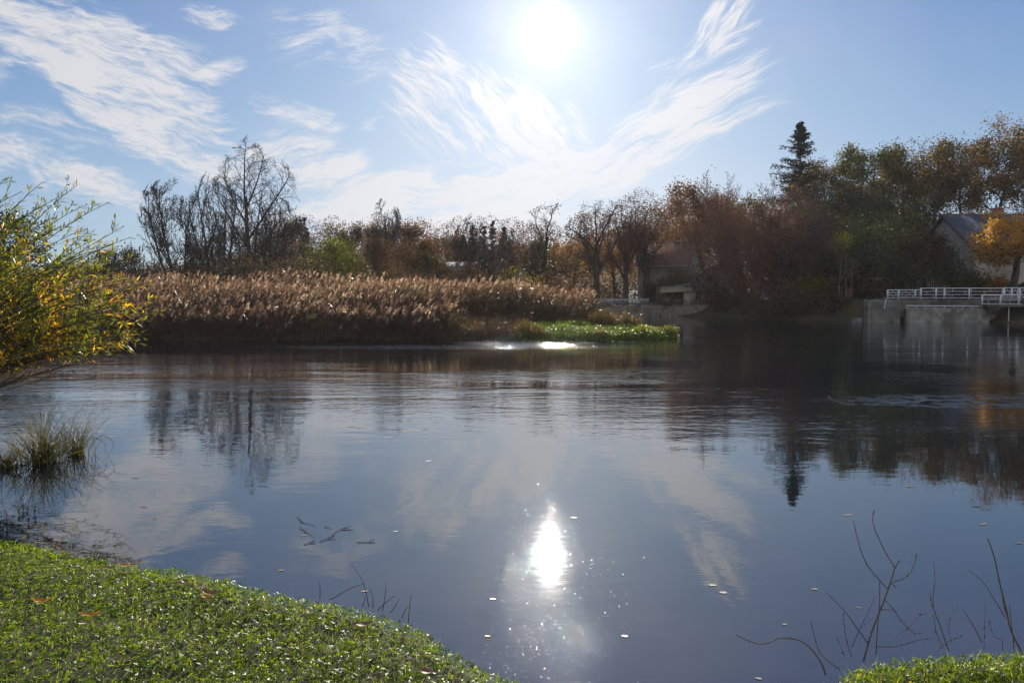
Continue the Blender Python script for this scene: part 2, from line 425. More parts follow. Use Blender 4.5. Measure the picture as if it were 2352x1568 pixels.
# water
m, b = mat_new('river_water')
g = b.n('ShaderNodeNewGeometry'); pos = g.outputs['Position']; px_, py_, pz_ = b.sep(pos)
flat = b.xyz(px_, py_, 0.0)
long_ = b.vm('MULTIPLY', flat, (.45, 1.0, 1.0))
gust = b.noise(b.vm('MULTIPLY', flat, (.35, 1, 1)), .22, 3, .55, .6)
gmask = b.m('ADD', b.smooth(gust, .40, .62, .25, 1.0), 0)
farm = b.smooth(py_, 7.5, 17, .10, 1.0)
far2 = b.smooth(py_, 18, 34, 1.0, .75)
amp = b.m('MULTIPLY', b.m('MULTIPLY', farm, far2), gmask)
n1 = b.noise(b.vm('MULTIPLY', flat, (.42, 1, 1)), 2.4, 3, .55, .5)
n2 = b.noise(b.vm('MULTIPLY', flat, (.6, 1, 1)), 8.5, 2, .5, .5)
n3 = b.noise(flat, 1.1, 2, .5)
h = b.m('MULTIPLY', b.m('ADD', b.m('MULTIPLY', n1, .017), b.m('MULTIPLY', n2, .0062)), amp)
h = b.m('ADD', h, b.m('MULTIPLY', n3, .0016))
def zone(x0, y0, rx, ry, k):
    a_ = b.m('DIVIDE', b.m('SUBTRACT', px_, x0), rx); c_ = b.m('DIVIDE', b.m('SUBTRACT', py_, y0), ry)
    return b.smooth(b.m('ADD', b.m('MULTIPLY', a_, a_), b.m('MULTIPLY', c_, c_)), 1.6, .1, 0, k)
rf = b.m('MULTIPLY', b.noise(b.vm('MULTIPLY', flat, (.5, 1, 1)), 9.0, 3, .6), b.smooth(b.noise(flat, 3.2, 2, .6), .48, .58, .1, 1.5))
h = b.m('ADD', h, b.m('MULTIPLY', rf, b.m('ADD', zone(.6, 36.0, 3.2, 1.6, .033), b.m('ADD', zone(4.2, 36.9, 2.6, .5, .018), b.m('ADD', zone(9.6, 15.6, 3.2, 1.1, .010), zone(-3, 33, 9, 1.6, .010))))))
# tiny floating specks (pollen and dust) that catch the sun
vo = b.n('ShaderNodeTexVoronoi', feature='F1'); b.l(flat, vo.inputs['Vector']); vo.inputs['Scale'].default_value = 34.0; vo.inputs['Randomness'].default_value = 1.0
sepc = b.n('ShaderNodeSeparateColor'); b.l(vo.outputs['Color'], sepc.inputs[0])
speck = b.m('MULTIPLY', b.smooth(vo.outputs['Distance'], .16, .02), b.smooth(sepc.outputs[0], .35, .36))
speck = b.m('MULTIPLY', speck, b.smooth(py_, 9, 5))
h = b.m('ADD', h, b.m('MULTIPLY', speck, .00032))
bp = b.n('ShaderNodeBump'); bp.inputs['Distance'].default_value = 1.0; bp.inputs['Strength'].default_value = 1.0; b.l(h, bp.inputs['Height'])
p = b.n('ShaderNodeBsdfPrincipled')
mud = b.mix(b.smooth(b.m('ADD', py_, b.m('MULTIPLY', b.noise(flat, .8, 3), 3.0)), 4.2, 8.5), (.045, .032, .032, 1), (.006, .010, .014, 1))
b.l(mud, p.inputs['Base Color'])
p.inputs['Roughness'].default_value = .02; p.inputs['IOR'].default_value = 2.25
b.l(bp.outputs[0], p.inputs['Normal'])
o = b.n('ShaderNodeOutputMaterial'); b.l(p.outputs[0], o.inputs[0])
tag(link('water', [(-500, -60, 0), (500, -60, 0), (500, 430, 0), (-500, 430, 0)], [np.array([[0, 1, 2, 3]])], m), kind='structure')

# ------------------------------------------------------------------ near bank: lawn of clover and grass
r = rs(11)
M_CLOVER = leafmat('clover_leaf', [(0, (.05, .10, .008)), (.5, (.17, .27, .016)), (.85, (.33, .42, .02)), (1, (.46, .42, .04))], .64, .36, .3)
M_BLADE = leafmat('grass_blade', [(0, (.07, .11, .01)), (.6, (.22, .30, .022)), (.9, (.38, .40, .04)), (1, (.5, .4, .12))], .64, .42, .25)
def near_pts(n, x0, x1, y0, y1, r, smin=-.02):
    X = r.uniform(x0, x1, n); Y = r.uniform(y0, y1, n); h, s = near_h(X, Y); k = s > smin
    return np.stack([X[k], Y[k], h[k]], 1), s[k]
P, s = near_pts(270000, -7.4, 7.4, 2.0, 7.6, r, .0)
k = (P[:, 0] > -.72 * P[:, 1] - 1.8) & (P[:, 0] < .72 * P[:, 1] + 2.8)
P = P[k]
patch = vnoise(P[:, 0], P[:, 1], 2.3, 9)
P = P[r.uniform(size=len(P)) < .36 + .45 * patch]
n = len(P)
C = P + np.stack([r.normal(0, .004, n), r.normal(0, .004, n), r.uniform(.018, .05, n)], 1)
Nn = norm(np.stack([r.normal(0, .42, n), r.normal(0, .42, n), np.ones(n)], 1))
Vs, Fs, At = [], [], []; off = 0
az = r.uniform(0, 6.28, n); size = r.uniform(.0085, .0165, n); vv = np.clip(r.beta(2, 2, n) * .9 + (r.uniform(size=n) > .97) * .3, 0, 1)
for q in range(3):
    a = az + q * 2.094
    D = np.stack([np.cos(a), np.sin(a), np.zeros(n)], 1); D = norm(D - Nn * (D * Nn).sum(1, keepdims=True) + Nn * .1)
    Sd = np.cross(D, Nn); L = size[:, None]
    q0 = C; q1 = C + D * L * .55 - Sd * L * .42 + Nn * L * .16; q2 = C + D * L * 1.02 - Sd * L * .22 + Nn * L * .05; q3 = C + D * L * 1.02 + Sd * L * .22 + Nn * L * .05; q4 = C + D * L * .55 + Sd * L * .42 + Nn * L * .16; qm = C + D * L * .95
    V = np.stack([q0, q1, q2, qm, q3, q4], 1).reshape(-1, 3); i6 = np.arange(n)[:, None] * 6 + off
    Vs.append(V); Fs.append(i6 + [0, 1, 2, 3]); Fs.append(i6 + [0, 3, 4, 5]); off += n * 6; At.append(vv); At.append(vv)
tag(link('clover_lawn', np.concatenate(Vs), [np.concatenate(Fs)], M_CLOVER, fattr=np.concatenate(At)), 'low green clover and small weeds covering the near river bank', 'clover', kind='stuff')
# blades
P, s = near_pts(310000, -7.4, 7.4, 2.0, 7.6, r, -.05)
k = (P[:, 0] > -.72 * P[:, 1] - 1.8) & (P[:, 0] < .72 * P[:, 1] + 2.8); P = P[k]; s = s[k]
dn = np.where(P[:, 0] > 1.1, 1.0, .38 + .45 * np.exp(-s / .15))
k = r.uniform(size=len(P)) < dn; P = P[k]; s = s[k]; n = len(P)
L = r.uniform(.025, .06, n) * (1 + .7 * np.exp(-np.maximum(s, 0) / .08)) * np.where(P[:, 0] > 1.1, 1.25, 1.0)
lean = norm(np.stack([r.normal(0, 1, n) + .25, r.normal(0, 1, n), np.zeros(n)], 1)) * r.uniform(.15, 1.1, n)[:, None]
d0 = norm(np.array([0, 0, 1.]) + lean * .4); d1 = norm(np.array([0, 0, .55]) + lean)
sdv = norm(np.cross(d0, rnd_dirs(r, n))) * (r.uniform(.0012, .0026, n))[:, None]
b0 = P - [0, 0, .005]; b1 = b0 + d0 * (L * .5)[:, None]; b2 = b1 + d1 * (L * .55)[:, None]
V = np.stack([b0 - sdv, b0 + sdv, b1 + sdv, b1 - sdv, b2], 1).reshape(-1, 3)
i5 = np.arange(n)[:, None] * 5
va = np.clip(r.beta(2, 2.5, n) + (r.uniform(size=n) > .96) * .4, 0, 1)
tag(link('grass', V, [i5 + [0, 1, 2, 3], i5 + [3, 2, 4]], M_BLADE, fattr=np.concatenate([va, va])), 'fine green grass blades growing through the bank and over its edge', 'grass', kind='stuff')
# dead rooty straw along the bank's lip
P, s = near_pts(90000, -5.2, 3.8, 2.3, 6.6, r, -.12); k = (s < .02) & (r.uniform(size=len(s)) < .25 + vnoise(P[:, 0], P[:, 1], 2.2, 33)); P = P[k]; n = min(len(P), 3200); P = P[:n]
D = norm(np.stack([r.normal(0, 1, n), r.normal(.5, 1, n), r.uniform(-.1, .5, n)], 1))
V, Fq = leafset(P, D, rnd_dirs(r, n), r.uniform(.04, .14, n), .0025)
M_STRAW = leafmat('straw', [(0, (.10, .07, .04)), (1, (.28, .2, .12))], .3, .7, .2)
tag(link('dry_straw', V, [Fq], M_STRAW, fattr=r.uniform(size=n)), 'thin dry brown straw hanging over the lip of the near bank', 'straw', kind='stuff')

# ------------------------------------------------------------------ fallen leaves
def leaf_mesh(seed, L=.06, wd=.03, curl=.25, lobes=0):
    r = rs(seed); n = 9
    t = np.linspace(0, 1, n); wprof = np.sin(np.pi * np.clip(t * .94 + .03, 0, 1)) ** .8 * (1 + .25 * np.sin(t * 14 + r.uniform(0, 6)) * (lobes > 0))
    V = []
    for i in range(n):
        zc = curl * L * (t[i] - .5) ** 2 * 2
        wv = wprof[i] * wd * .5
        for q in (-1, -.5, 0, .5, 1):
            V.append((t[i] * L - L / 2, q * wv + r.normal(0, .0006), .001 + zc + curl * wd * .6 * q * q + abs(r.normal(0, .0006))))
    Fq = [(i * 5 + j, i * 5 + j + 1, i * 5 + j + 6, i * 5 + j + 5) for i in range(n - 1) for j in range(4)]
    return np.array(V), np.array(Fq)
def colmat(name, c, trans=.2, rough=.5): return leafmat(name, [(0, tuple(x * .8 for x in c)), (1, c)], trans, rough, .5)
M_L = {'orange': colmat('leaf_orange', (.55, .24, .03), .4), 'brown': colmat('leaf_brown', (.20, .10, .05)), 'tan': colmat('leaf_tan', (.26, .18, .09)),
       'cream': colmat('leaf_cream', (.30, .27, .17)), 'dark': colmat('leaf_dark', (.04, .03, .025)), 'pink': colmat('leaf_pink', (.38, .27, .24)), 'yellow': colmat('leaf_yellow', (.55, .45, .08), .4)}
def put_leaf(px, py, col, label, z=None, L=.06, wd=.03, seed=0, rz=0., tilt=.0, group=None, curl=.3):
    V, Fq = leaf_mesh(seed, L, wd, curl, seed % 2)
    if z is None:
        p = G(px, py, .42)
        for _ in range(4):
            hh = near_h(np.array([p[0]]), np.array([p[1]]))[0][0] + .062; p = G(px, py, hh)
    else: p = G(px, py, z)
    o = link('leaf', V, [Fq], M_L[col], loc=p, smooth=True, fattr=rs(seed).uniform(size=len(Fq)))
    o.rotation_euler = (tilt, tilt * .5, rz); o.scale = (1.25, 1.5, 1.2) if z is None else (1, 1, 1); tag(o, label, 'leaf', group)
GL = 'fallen leaves lying on the near bank'
put_leaf(96, 1381, 'orange', 'bright orange fallen leaf flat on the clover near the left frame edge', L=.085, wd=.035, seed=1, rz=.1, group=GL)
put_leaf(206, 1413, 'orange', 'rusty orange curled leaf on the clover below and right of the bright orange one', L=.08, wd=.03, seed=2, rz=.15, group=GL)
put_leaf(200, 1432, 'tan', 'pale tan curled leaf just below the rusty orange leaf on the clover', L=.06, wd=.02, seed=3, rz=.9, group=GL)
put_leaf(286, 1299, 'orange', 'small orange brown leaf near the upper edge of the clover bank', L=.075, wd=.025, seed=4, rz=-.05, group=GL)
put_leaf(484, 1362, 'brown', 'twisted brown leaf on the middle of the clover bank, paired with an orange one', L=.09, wd=.03, seed=5, rz=-.2, tilt=.2, group=GL)
put_leaf(474, 1371, 'orange', 'orange leaf tucked under the twisted brown leaf on the bank', L=.05, wd=.028, seed=6, rz=.1, group=GL)
put_leaf(420, 1336, 'brown', 'small upright brown leaf up the bank from the twisted brown one', L=.05, wd=.022, seed=7, rz=1.3, tilt=.5, group=GL)
put_leaf(834, 1436, 'brown', 'broad brown curled leaf in the clover close to the bare twigs at the water edge', L=.08, wd=.034, seed=8, rz=.25, group=GL)
put_leaf(822, 1441, 'yellow', 'tiny yellow leaf poking out under the broad brown curled leaf', L=.03, wd=.016, seed=9, rz=.1, group=GL)
put_leaf(981, 1544, 'brown', 'reddish brown leaf on the lower part of the clover bank near the bottom edge', L=.07, wd=.03, seed=10, rz=-.4, group=GL)
put_leaf(250, 1305, 'brown', 'dull brown leaf left of the small orange brown leaf at the top of the bank', L=.06, wd=.03, seed=12, rz=.3, group=GL)
FW = 'leaves floating on the river'
fl = [(310, 1097, 'cream', 'long cream leaf floating right of the sedge tussocks', .13, .03), (211, 1100, 'brown', 'dark orange leaf afloat just below the right sedge tussock', .08, .025),
      (355, 1191, 'orange', 'small orange leaf afloat on the pale cloud reflection at left', .05, .025), (330, 1164, 'dark', 'thin dark leaf afloat above the small orange leaf', .09, .02),
      (100, 1219, 'cream', 'pale curled leaf afloat close above the left end of the clover bank', .10, .03), (190, 1060, 'tan', 'tan leaf caught at the base of the right sedge tussock', .10, .02),
      (646, 1309, 'cream', 'pale oval leaf afloat off the middle of the near bank', .05, .025), (909, 1220, 'cream', 'white leaf afloat right of the floating twigs', .05, .025),
      (838, 1357, 'tan', 'tan leaf afloat behind the leaning bare twigs at the bank', .055, .022), (1132, 1375, 'tan', 'tan leaf afloat between the bank and the sun glitter', .05, .03),
      (1636, 1343, 'cream', 'white and brown crumpled leaf afloat on the right of the glitter', .06, .035), (1661, 1360, 'pink', 'flat pinkish oval leaf afloat beside the crumpled white one', .055, .04),
      (1871, 1352, 'cream', 'pale round leaf afloat left of the tall dead stems', .045, .03), (1802, 1433, 'cream', 'small white leaf afloat left of the long leaning stem', .035, .018),
      (1948, 1182, 'pink', 'long pinkish leaf afloat just above the tallest dead stem tip', .11, .035), (2093, 1116, 'tan', 'beige leaf afloat right of the spruce reflection tip', .13, .04),
      (2258, 1203, 'cream', 'greenish cream leaf afloat above the far right stem', .09, .04), (1742, 1557, 'cream', 'white leaf with a rusty edge afloat at the bottom of the picture', .035, .022),
      (1973, 1395, 'cream', 'narrow white leaf afloat between the two tallest dead stems', .04, .012), (2244, 1163, 'dark', 'dark curled leaf afloat at right below the tree reflections', .10, .03),
      (2340, 1247, 'tan', 'tan leaf afloat at the right frame edge above the stems', .06, .03), (748, 935, 'dark', 'black speck of leaf afloat between the tree reflections', .13, .07),
      (808, 979, 'dark', 'dark leaf afloat below and right of the black speck', .15, .05), (892, 1005, 'dark', 'dark leaf afloat furthest right of the dark three in open water', .14, .05),
      (985, 1058, 'cream', 'pale leaf afloat in mid river above the glitter', .09, .03), (1435, 1460, 'cream', 'pale leaf afloat right of the glitter near the bottom', .045, .03),
      (1318, 1188, 'cream', 'bright leaf afloat just above right of the sun reflection', .06, .03), (1120, 1460, 'yellow', 'yellowish leaf afloat close off the lower bank edge', .04, .02),
      (565, 971, 'tan', 'small tan leaf afloat inside the reflection of the bare trees', .12, .04), (700, 1228, 'tan', 'tan leaf lodged among the floating twigs', .06, .025)]
for i, (x, y, c, lb, L, wd) in enumerate(fl):
    put_leaf(x, y, c, lb, z=.002, L=L, wd=wd, seed=30 + i, rz=(i * 1.7) % .8 - .4, group=FW, curl=.015)

# floating twigs
def wire(px_pts, Yf, r0, r1, taper=True, jit=0.0):
    return np.array([W(x, y, Yf(x, y)) for x, y in px_pts])
def smooth_poly(P, sub=4):
    P = np.asarray(P, float); n = len(P)
    if n < 3: return P
    Q = []
    for i in range(n - 1):
        p0 = P[max(i - 1, 0)]; p1 = P[i]; p2 = P[i + 1]; p3 = P[min(i + 2, n - 1)]
        for t in np.arange(sub) / sub:
            Q.append(.5 * ((2 * p1) + (-p0 + p2) * t + (2 * p0 - 5 * p1 + 4 * p2 - p3) * t * t + (-p0 + 3 * p1 - 3 * p2 + p3) * t ** 3))
    Q.append(P[-1]); return np.array(Q)
tw = [([(683, 1185), (695, 1198), (725, 1206)], 'forked dark twig afloat, leftmost of the floating twigs'), ([(688, 1210), (705, 1222), (722, 1232)], 'short dark twig afloat under the leftmost forked twig'),
      ([(745, 1208), (762, 1213)], 'stubby black twig afloat at the top of the floating group'), ([(762, 1228), (776, 1218), (792, 1213), (812, 1217)], 'bent wet twig glinting afloat right in the floating group'),
      ([(735, 1242), (752, 1236), (768, 1230)], 'dark straight twig afloat at the lower middle of the group'), ([(697, 1249), (712, 1246), (724, 1243)], 'thin twig afloat at the lower left of the group'),
      ([(820, 1244), (848, 1244), (862, 1243)], 'long thin twig lying flat on the water right of the group')]
for pts, lb in tw:
    Pw = smooth_poly([G(x, y, .006) for x, y in pts], 4); c0 = Pw[0].copy()
    mb = MB(); mb.tube(Pw - c0, np.linspace(.003, .0012, len(Pw)), 5)
    if len(pts) > 2:
        d = Pw[-1] - Pw[0]; q = Pw[len(Pw) // 2] - c0; mb.bar(q, q + np.array([d[1] * .3 + d[0] * .2, .05, .012]), .004, 4, .002)
    tag(mb.build('twig', BARKD, loc=c0), lb, 'twig', 'twigs floating off the near bank')

# seeds and dust added on the calm water to make sun glitter
r = rs(61); n = 9000
X = r.normal(.25, .75, n) * np.linspace(.8, 1.2, n); Y = 3.0 + r.gamma(2.2, 1.1, n); k = Y < 12.5; X = X[k] * (Y[k] / 5) ** .9 + Y[k] * .015; Y = Y[k]
cl = vnoise(X, Y, 3.0, 17); k = r.uniform(size=len(X)) < .25 + cl; X, Y = X[k], Y[k]; n = len(X); hn = near_h(X, Y)[1]; k = hn < -.1; X, Y = X[k], Y[k]; n = len(X)
N = norm(np.stack([r.normal(0, .05, n), r.normal(0, .05, n), np.ones(n)], 1)); a = r.uniform(0, 6.28, n); D = np.stack([np.cos(a), np.sin(a), 0 * a], 1); D = norm(D - N * (D * N).sum(1, keepdims=True))
V, Fq = leafset(np.stack([X, Y, np.full(n, .0022)], 1), D, N, r.uniform(.0015, .0042, n), r.uniform(.0015, .003, n))
MW = roughmat('glint_flake', (.03, .028, .02), (.08, .07, .05), 30, .16, 0, spec=.8)
tag(link('glint_flakes', V, [Fq], MW), 'wet seeds and dust specks added to glint on the calm water below the sun reflection', 'flakes', kind='stuff')

# ------------------------------------------------------------------ dead stems
def Z5(x, y): return ((2500 + x / 2.0488) / 1.551, (1700 + y / 2.0488) / 1.551)
def Z4(x, y): return ((900 + x / 2.138) / 1.551, (1800 + y / 2.138) / 1.551)
M_STEM = roughmat('dead_stem', (.07, .052, .035), (.15, .115, .08), 40, .8, .0005)
M_STEMD = roughmat('dead_stem_dark', (.035, .028, .026), (.08, .06, .05), 40, .8, .0005)
def stem_plant(label, Z, lines, Y0, rad=.004, buds=True, mat=None, seed=0, name='dead_stem', cat='plant', group=None):
    r = rs(seed)
    root = np.array(W(*Z(*lines[0][0]), Y0)); t = thing(name, label, cat, root, group=group)
    mb = MB(); bb = mb; nb = 0
    for li, ln in enumerate(lines):
        dep = Y0 + (0 if li == 0 else .0) ; n = len(ln)
        P = np.array([W(*Z(*q), dep + (.05 * i / n) * (1 if li % 2 else -1) * (li > 0)) for i, q in enumerate(ln)])
        P = smooth_poly(P, 4) - root; nn = len(P)
        r0 = rad * (.85 if li == 0 else .5)
        mb.tube(P, np.linspace(r0, r0 * .45, nn), 5)
        if buds:
            L = np.linalg.norm(np.diff(P, axis=0), axis=1).sum(); k = int(L / .035)
            for q in range(k):
                tt = (.25 + .75 * (q + r.uniform()) / k) * (nn - 1); i0 = min(int(tt), nn - 2); c = P[i0] + (P[i0 + 1] - P[i0]) * (tt - i0)
                s = r.uniform(.0035, .0065); d = norm((P[i0 + 1] - P[i0]) + r.normal(0, .4, 3) * np.linalg.norm(P[i0 + 1] - P[i0]))
                bb.tube(np.array([c - d * s, c, c + d * s * 1.4]) + r.normal(0, .0015, 3), np.array([s * .25, s * .7, s * .12]), 5); nb += 1
    o = mb.build('stem', mat or M_STEM, t)
GS = 'dead weed stems on the right bank'
stem_plant('tallest dead stem forking into three budded shoots on the right bank', Z5, [[(1180, 1340), (1240, 1130), (1290, 1000), (1330, 900), (1365, 800), (1385, 740), (1410, 660), (1440, 608)],
    [(1410, 660), (1350, 560), (1290, 440), (1250, 330), (1255, 240)], [(1355, 810), (1290, 740), (1210, 640), (1165, 540), (1130, 420), (1108, 315)],
    [(1388, 762), (1465, 740), (1530, 680), (1560, 600), (1566, 552)], [(1325, 880), (1400, 960), (1460, 1050), (1540, 1128), (1600, 1140)], [(1385, 770), (1412, 795)], [(1300, 960), (1385, 966)]], 3.75, .0055, seed=1, group=GS)
stem_plant('pale S-curved bramble shoot reaching left over the water', Z5, [[(905, 1440), (870, 1345), (800, 1250), (720, 1190), (640, 1172), (560, 1170), (490, 1205), (410, 1212), (320, 1180), (250, 1148)]], 3.55, .0048, seed=2, group=GS)
stem_plant('short budded stem rising just right of the curved shoot', Z5, [[(1010, 1400), (900, 1320), (845, 1240), (815, 1130), (795, 1048)]], 3.6, .003, seed=3, group=GS)
stem_plant('long straight stem leaning left across the tallest one', Z5, [[(1215, 1210), (1120, 1080), (1040, 970), (910, 840)]], 3.8, .0035, False, M_STEMD, 4, group=GS)
stem_plant('slim budded stem between the curved shoot and the tallest stem', Z5, [[(1095, 1310), (1060, 1200), (1040, 1090), (1034, 975)], [(1050, 1320), (1010, 1220), (978, 1155)]], 3.7, .0026, seed=5, group=GS)
stem_plant('upright stem standing directly behind the tallest forked stem', Z5, [[(1272, 1290), (1282, 1100), (1298, 900), (1298, 740)]], 3.95, .0032, seed=6, group=GS)
stem_plant('double budded stem in the middle of the right bank stems', Z5, [[(1800, 1260), (1740, 1080), (1692, 960), (1665, 845)], [(1692, 960), (1690, 860), (1702, 740), (1695, 622)], [(1760, 1240), (1710, 1120), (1690, 1000)]], 3.85, .0036, seed=7, group=GS)
stem_plant('thick knobbly stem at the far right with many seed heads', Z5, [[(2350, 1300), (2260, 1120), (2222, 960), (2180, 790), (2150, 650), (2120, 530), (2088, 452)], [(2235, 1020), (2205, 940), (2190, 850)], [(2285, 1330), (2270, 1150), (2245, 920)]], 3.75, .0055, seed=8, group=GS)
stem_plant('smooth pale tipped stem leaning left beside the far right one', Z5, [[(2215, 1020), (2130, 880), (2050, 760), (1948, 672)]], 3.8, .003, False, seed=9, group=GS)
stem_plant('bare slanting stem halfway between the double stem and the far right', Z5, [[(2045, 1200), (1970, 1060), (1902, 955)]], 3.85, .0028, False, M_STEMD, 10, group=GS)
stem_plant('pale flattened twig lying along the top of the right grass edge', Z5, [[(1280, 1232), (1380, 1235), (1480, 1215), (1600, 1180), (1710, 1166)], [(1340, 1230), (1400, 1180), (1465, 1125), (1545, 1060), (1590, 1000), (1650, 990)]], 3.7, .003, seed=11, group=GS)
stem_plant('thin arching pale twig low among the middle stems', Z5, [[(1730, 1250), (1790, 1200), (1860, 1170), (1920, 1145)], [(1830, 1210), (1800, 1080), (1865, 935)]], 3.75, .0022, seed=12, group=GS)
stem_plant('dark whip leaning right, low beside the tallest stem', Z5, [[(1095, 1240), (1150, 1110), (1210, 990), (1262, 880)], [(1160, 1110), (1220, 1040), (1290, 1010)]], 3.9, .0022, False, M_STEMD, 13, group=GS)
stem_plant('short knobbly stem standing left of the far right one', Z5, [[(2190, 1300), (2192, 1180), (2150, 1170), (2110, 1100), (2095, 1030)], [(2060, 1260), (2064, 1100), (2068, 920)]], 3.9, .0022, seed=14, group=GS)
GT = 'bare twigs at the lip of the near left bank'
for i, (lb, ln) in enumerate([('short upright twig, leftmost at the near bank lip', [(512, 712), (514, 640), (510, 580)]), ('tall curved twig leaning left over the water from the bank lip', [(885, 770), (860, 650), (822, 545), (750, 445)]),
    ('low slanting twig crossing the tall curved one', [(585, 715), (640, 690), (740, 632), (860, 590)]), ('crooked twig right of the tall curved twig', [(915, 780), (916, 695), (890, 615)]),
    ('straight upright twig in the middle of the bank lip', [(990, 800), (1008, 690), (1018, 590)]), ('slanting twig crossing the straight upright one', [(955, 795), (1010, 740), (1086, 684)]),
    ('tall thin twig furthest down the bank lip', [(1185, 900), (1195, 780), (1207, 680)]), ('short leaning twig beside the furthest tall twig', [(1138, 855), (1160, 800), (1186, 758)]),
    ('stubby twig at the foot of the tall curved one', [(838, 770), (848, 730), (860, 690)]), ('faint slanting twig between the middle and furthest ones', [(1052, 815), (1085, 765), (1115, 715)])]):
    x, y = Z4(*ln[0]); p0 = G(x, y, .36)
    stem_plant(lb, Z4, [ln], p0[1] + .05, .0032, False, M_STEMD, 50 + i, name='bare_twig', cat='twig', group=GT)

# ------------------------------------------------------------------ sedge tussocks in the water
M_SEDGE = leafmat('sedge_blade', [(0, (.035, .035, .012)), (.5, (.09, .085, .025)), (.8, (.2, .17, .04)), (1, (.3, .2, .08))], .4, .45, .4)
def tussock(px, py, H, n, spread, seed, label):
    r = rs(seed); p = G(px, py, 0); t = thing('sedge_tussock', label, 'sedge', p, group='sedge tussocks standing in the shallows')
    az = r.uniform(0, 6.28, n); tilt = np.abs(r.normal(0, spread, n)); L = H * r.uniform(.5, 1.2, n)
    d = np.stack([np.cos(az) * np.sin(tilt), np.sin(az) * np.sin(tilt), np.cos(tilt)], 1)
    S = np.stack([r.normal(0, .09, n), r.normal(0, .09, n), -.02 * np.ones(n)], 1); ns = 7
    Pp = [S]; dd = d
    for i in range(ns):
        dd = norm(dd + np.array([0, 0, -.11]) * (i + 1) * .24 + r.normal(0, .03, (n, 3)) + np.stack([np.cos(az), np.sin(az), 0 * az], 1) * .05); Pp.append(Pp[-1] + dd * (L / ns)[:, None])
    Pp = np.stack(Pp, 1); wdt = np.linspace(1, .15, ns + 1)[None, :, None] * r.uniform(.003, .0055, n)[:, None, None]
    sdv = norm(np.cross(d, rnd_dirs(r, n)))[:, None, :] * wdt
    V = np.stack([Pp - sdv, Pp + sdv], 2).reshape(-1, 3)
    m_, i_ = np.meshgrid(np.arange(n), np.arange(ns), indexing='ij'); a = (m_ * (ns + 1) + i_) * 2
    Fq = np.stack([a, a + 1, a + 3, a + 2], -1).reshape(-1, 4)
    link('blades', V, [Fq], M_SEDGE, t, fattr=np.repeat(r.beta(1.6, 2, n), ns))
    mb = MB()
    for q in range(9):
        a = r.uniform(0, 6.28); rr_ = r.uniform(.02, .09); mb.bar((math.cos(a) * rr_, math.sin(a) * rr_, -.05), (math.cos(a) * rr_ * .7, math.sin(a) * rr_ * .7, .05 + r.uniform(0, .05)), .03, 6, .012)
    mb.build('root_crown', BARKD, t)
tussock(100, 1062, .82, 300, .52, 1, 'largest sedge tussock arching over its reflection at left')
tussock(178, 1042, .74, 120, .30, 2, 'narrow upright sedge tussock right of the largest one')
tussock(12, 1072, .5, 150, .6, 3, 'low sedge tussock cut by the left frame edge')
# long arching single rushes
mb = MB(); t0 = G(160, 1048, 0)
for P in ([(205, 1030), (232, 1000), (262, 1020), (235, 1062)], [(178, 1040), (210, 1005), (240, 1018), (243, 1045)]):
    Pw = smooth_poly([W(x, y, t0[1]) for x, y in P], 5) - t0; mb.tube(Pw, np.linspace(.004, .002, len(Pw)), 4)
tag(mb.build('rush_stalk', M_STEMD, loc=t0), 'bent dark rush stalks looping down to the water beside the narrow tussock', 'rush')
# small dark water plants
for i, (x, y, hh, lb) in enumerate([(17, 1212, .17, 'tallest dark leafy water plant by the left frame edge'), (44, 1182, .07, 'smallest dark water plant, second from the left'), (54, 1172, .08, 'narrow dark water plant in the middle of the row'),
                                    (65, 1187, .12, 'dark leafy water plant second from the right'), (80, 1183, .10, 'dark leafy water plant at the right end of the row')]):
    r = rs(70 + i); p = G(x, y, 0); t = thing('water_plant', lb, 'plant', p, group='small dark plants rising from the shallows')
    mb = MB(); P = np.array([(0, 0, -.02), (r.normal(0, .006), 0, hh * .5), (r.normal(0, .01), 0, hh)]); mb.tube(P, [.004, .0035, .002], 5); mb.build('stem', M_STEMD, t)
    n = 26; tt = r.uniform(.1, 1, n); C = np.stack([np.interp(tt, [0, .5, 1], P[:, 0]), 0 * tt, tt * hh], 1); D = rnd_dirs(r, n) * [1, 1, .4] + [0, 0, -.1]
    V, Fq = leafset(C, D, np.tile([0, 0, 1.], (n, 1)) + r.normal(0, .3, (n, 3)), r.uniform(.015, .035, n), .012, .1); link('leaves', V, [Fq], M_DARK, t, fattr=r.uniform(size=n))
# ------------------------------------------------------------------ willow shrub on the left
r = rs(21)
M_WIL = leafmat('willow_leaf', [(0, (.07, .09, .015)), (.3, (.15, .18, .025)), (.55, (.28, .28, .035)), (.66, (.58, .42, .04)), (.85, (.8, .46, .03)), (1, (.75, .28, .03))], .66, .3, .5)
YW = 9.9; BASE = np.array([-8.7, YW + .3, .45])
t = thing('willow_shrub', 'yellowing willow shrub leaning over the water at the left edge', 'shrub', BASE)
tips = []
outer = [(372, 715), (362, 700), (352, 735), (330, 660), (345, 640), (310, 590), (300, 545), (335, 775), (312, 800), (-60, 440), (-20, 400), (15, 408), (50, 440), (95, 420), (140, 450), (178, 425), (200, 470), (250, 465), (285, 520), (262, 560), (255, 620), (280, 600), (300, 640), (345, 648), (330, 690), (362, 708), (318, 742), (300, 780), (292, 812), (260, 815), (200, 805)]
for (x, y) in outer: tips.append((x, y, r.normal(0, .35)))
for q in range(95):
    a = r.uniform(-.5, 1.65); rad = r.uniform(.35, .95) ** .7
    # fan around (0, 760)
    k_ = rad
    x = -60 + 410 * k_ * math.cos(a * .95) ; y = 740 - 290 * k_ * math.sin(a)
    if y > 815: y = 815 - r.uniform(0, 60)
    tips.append((x, y, r.normal(0, .8)))
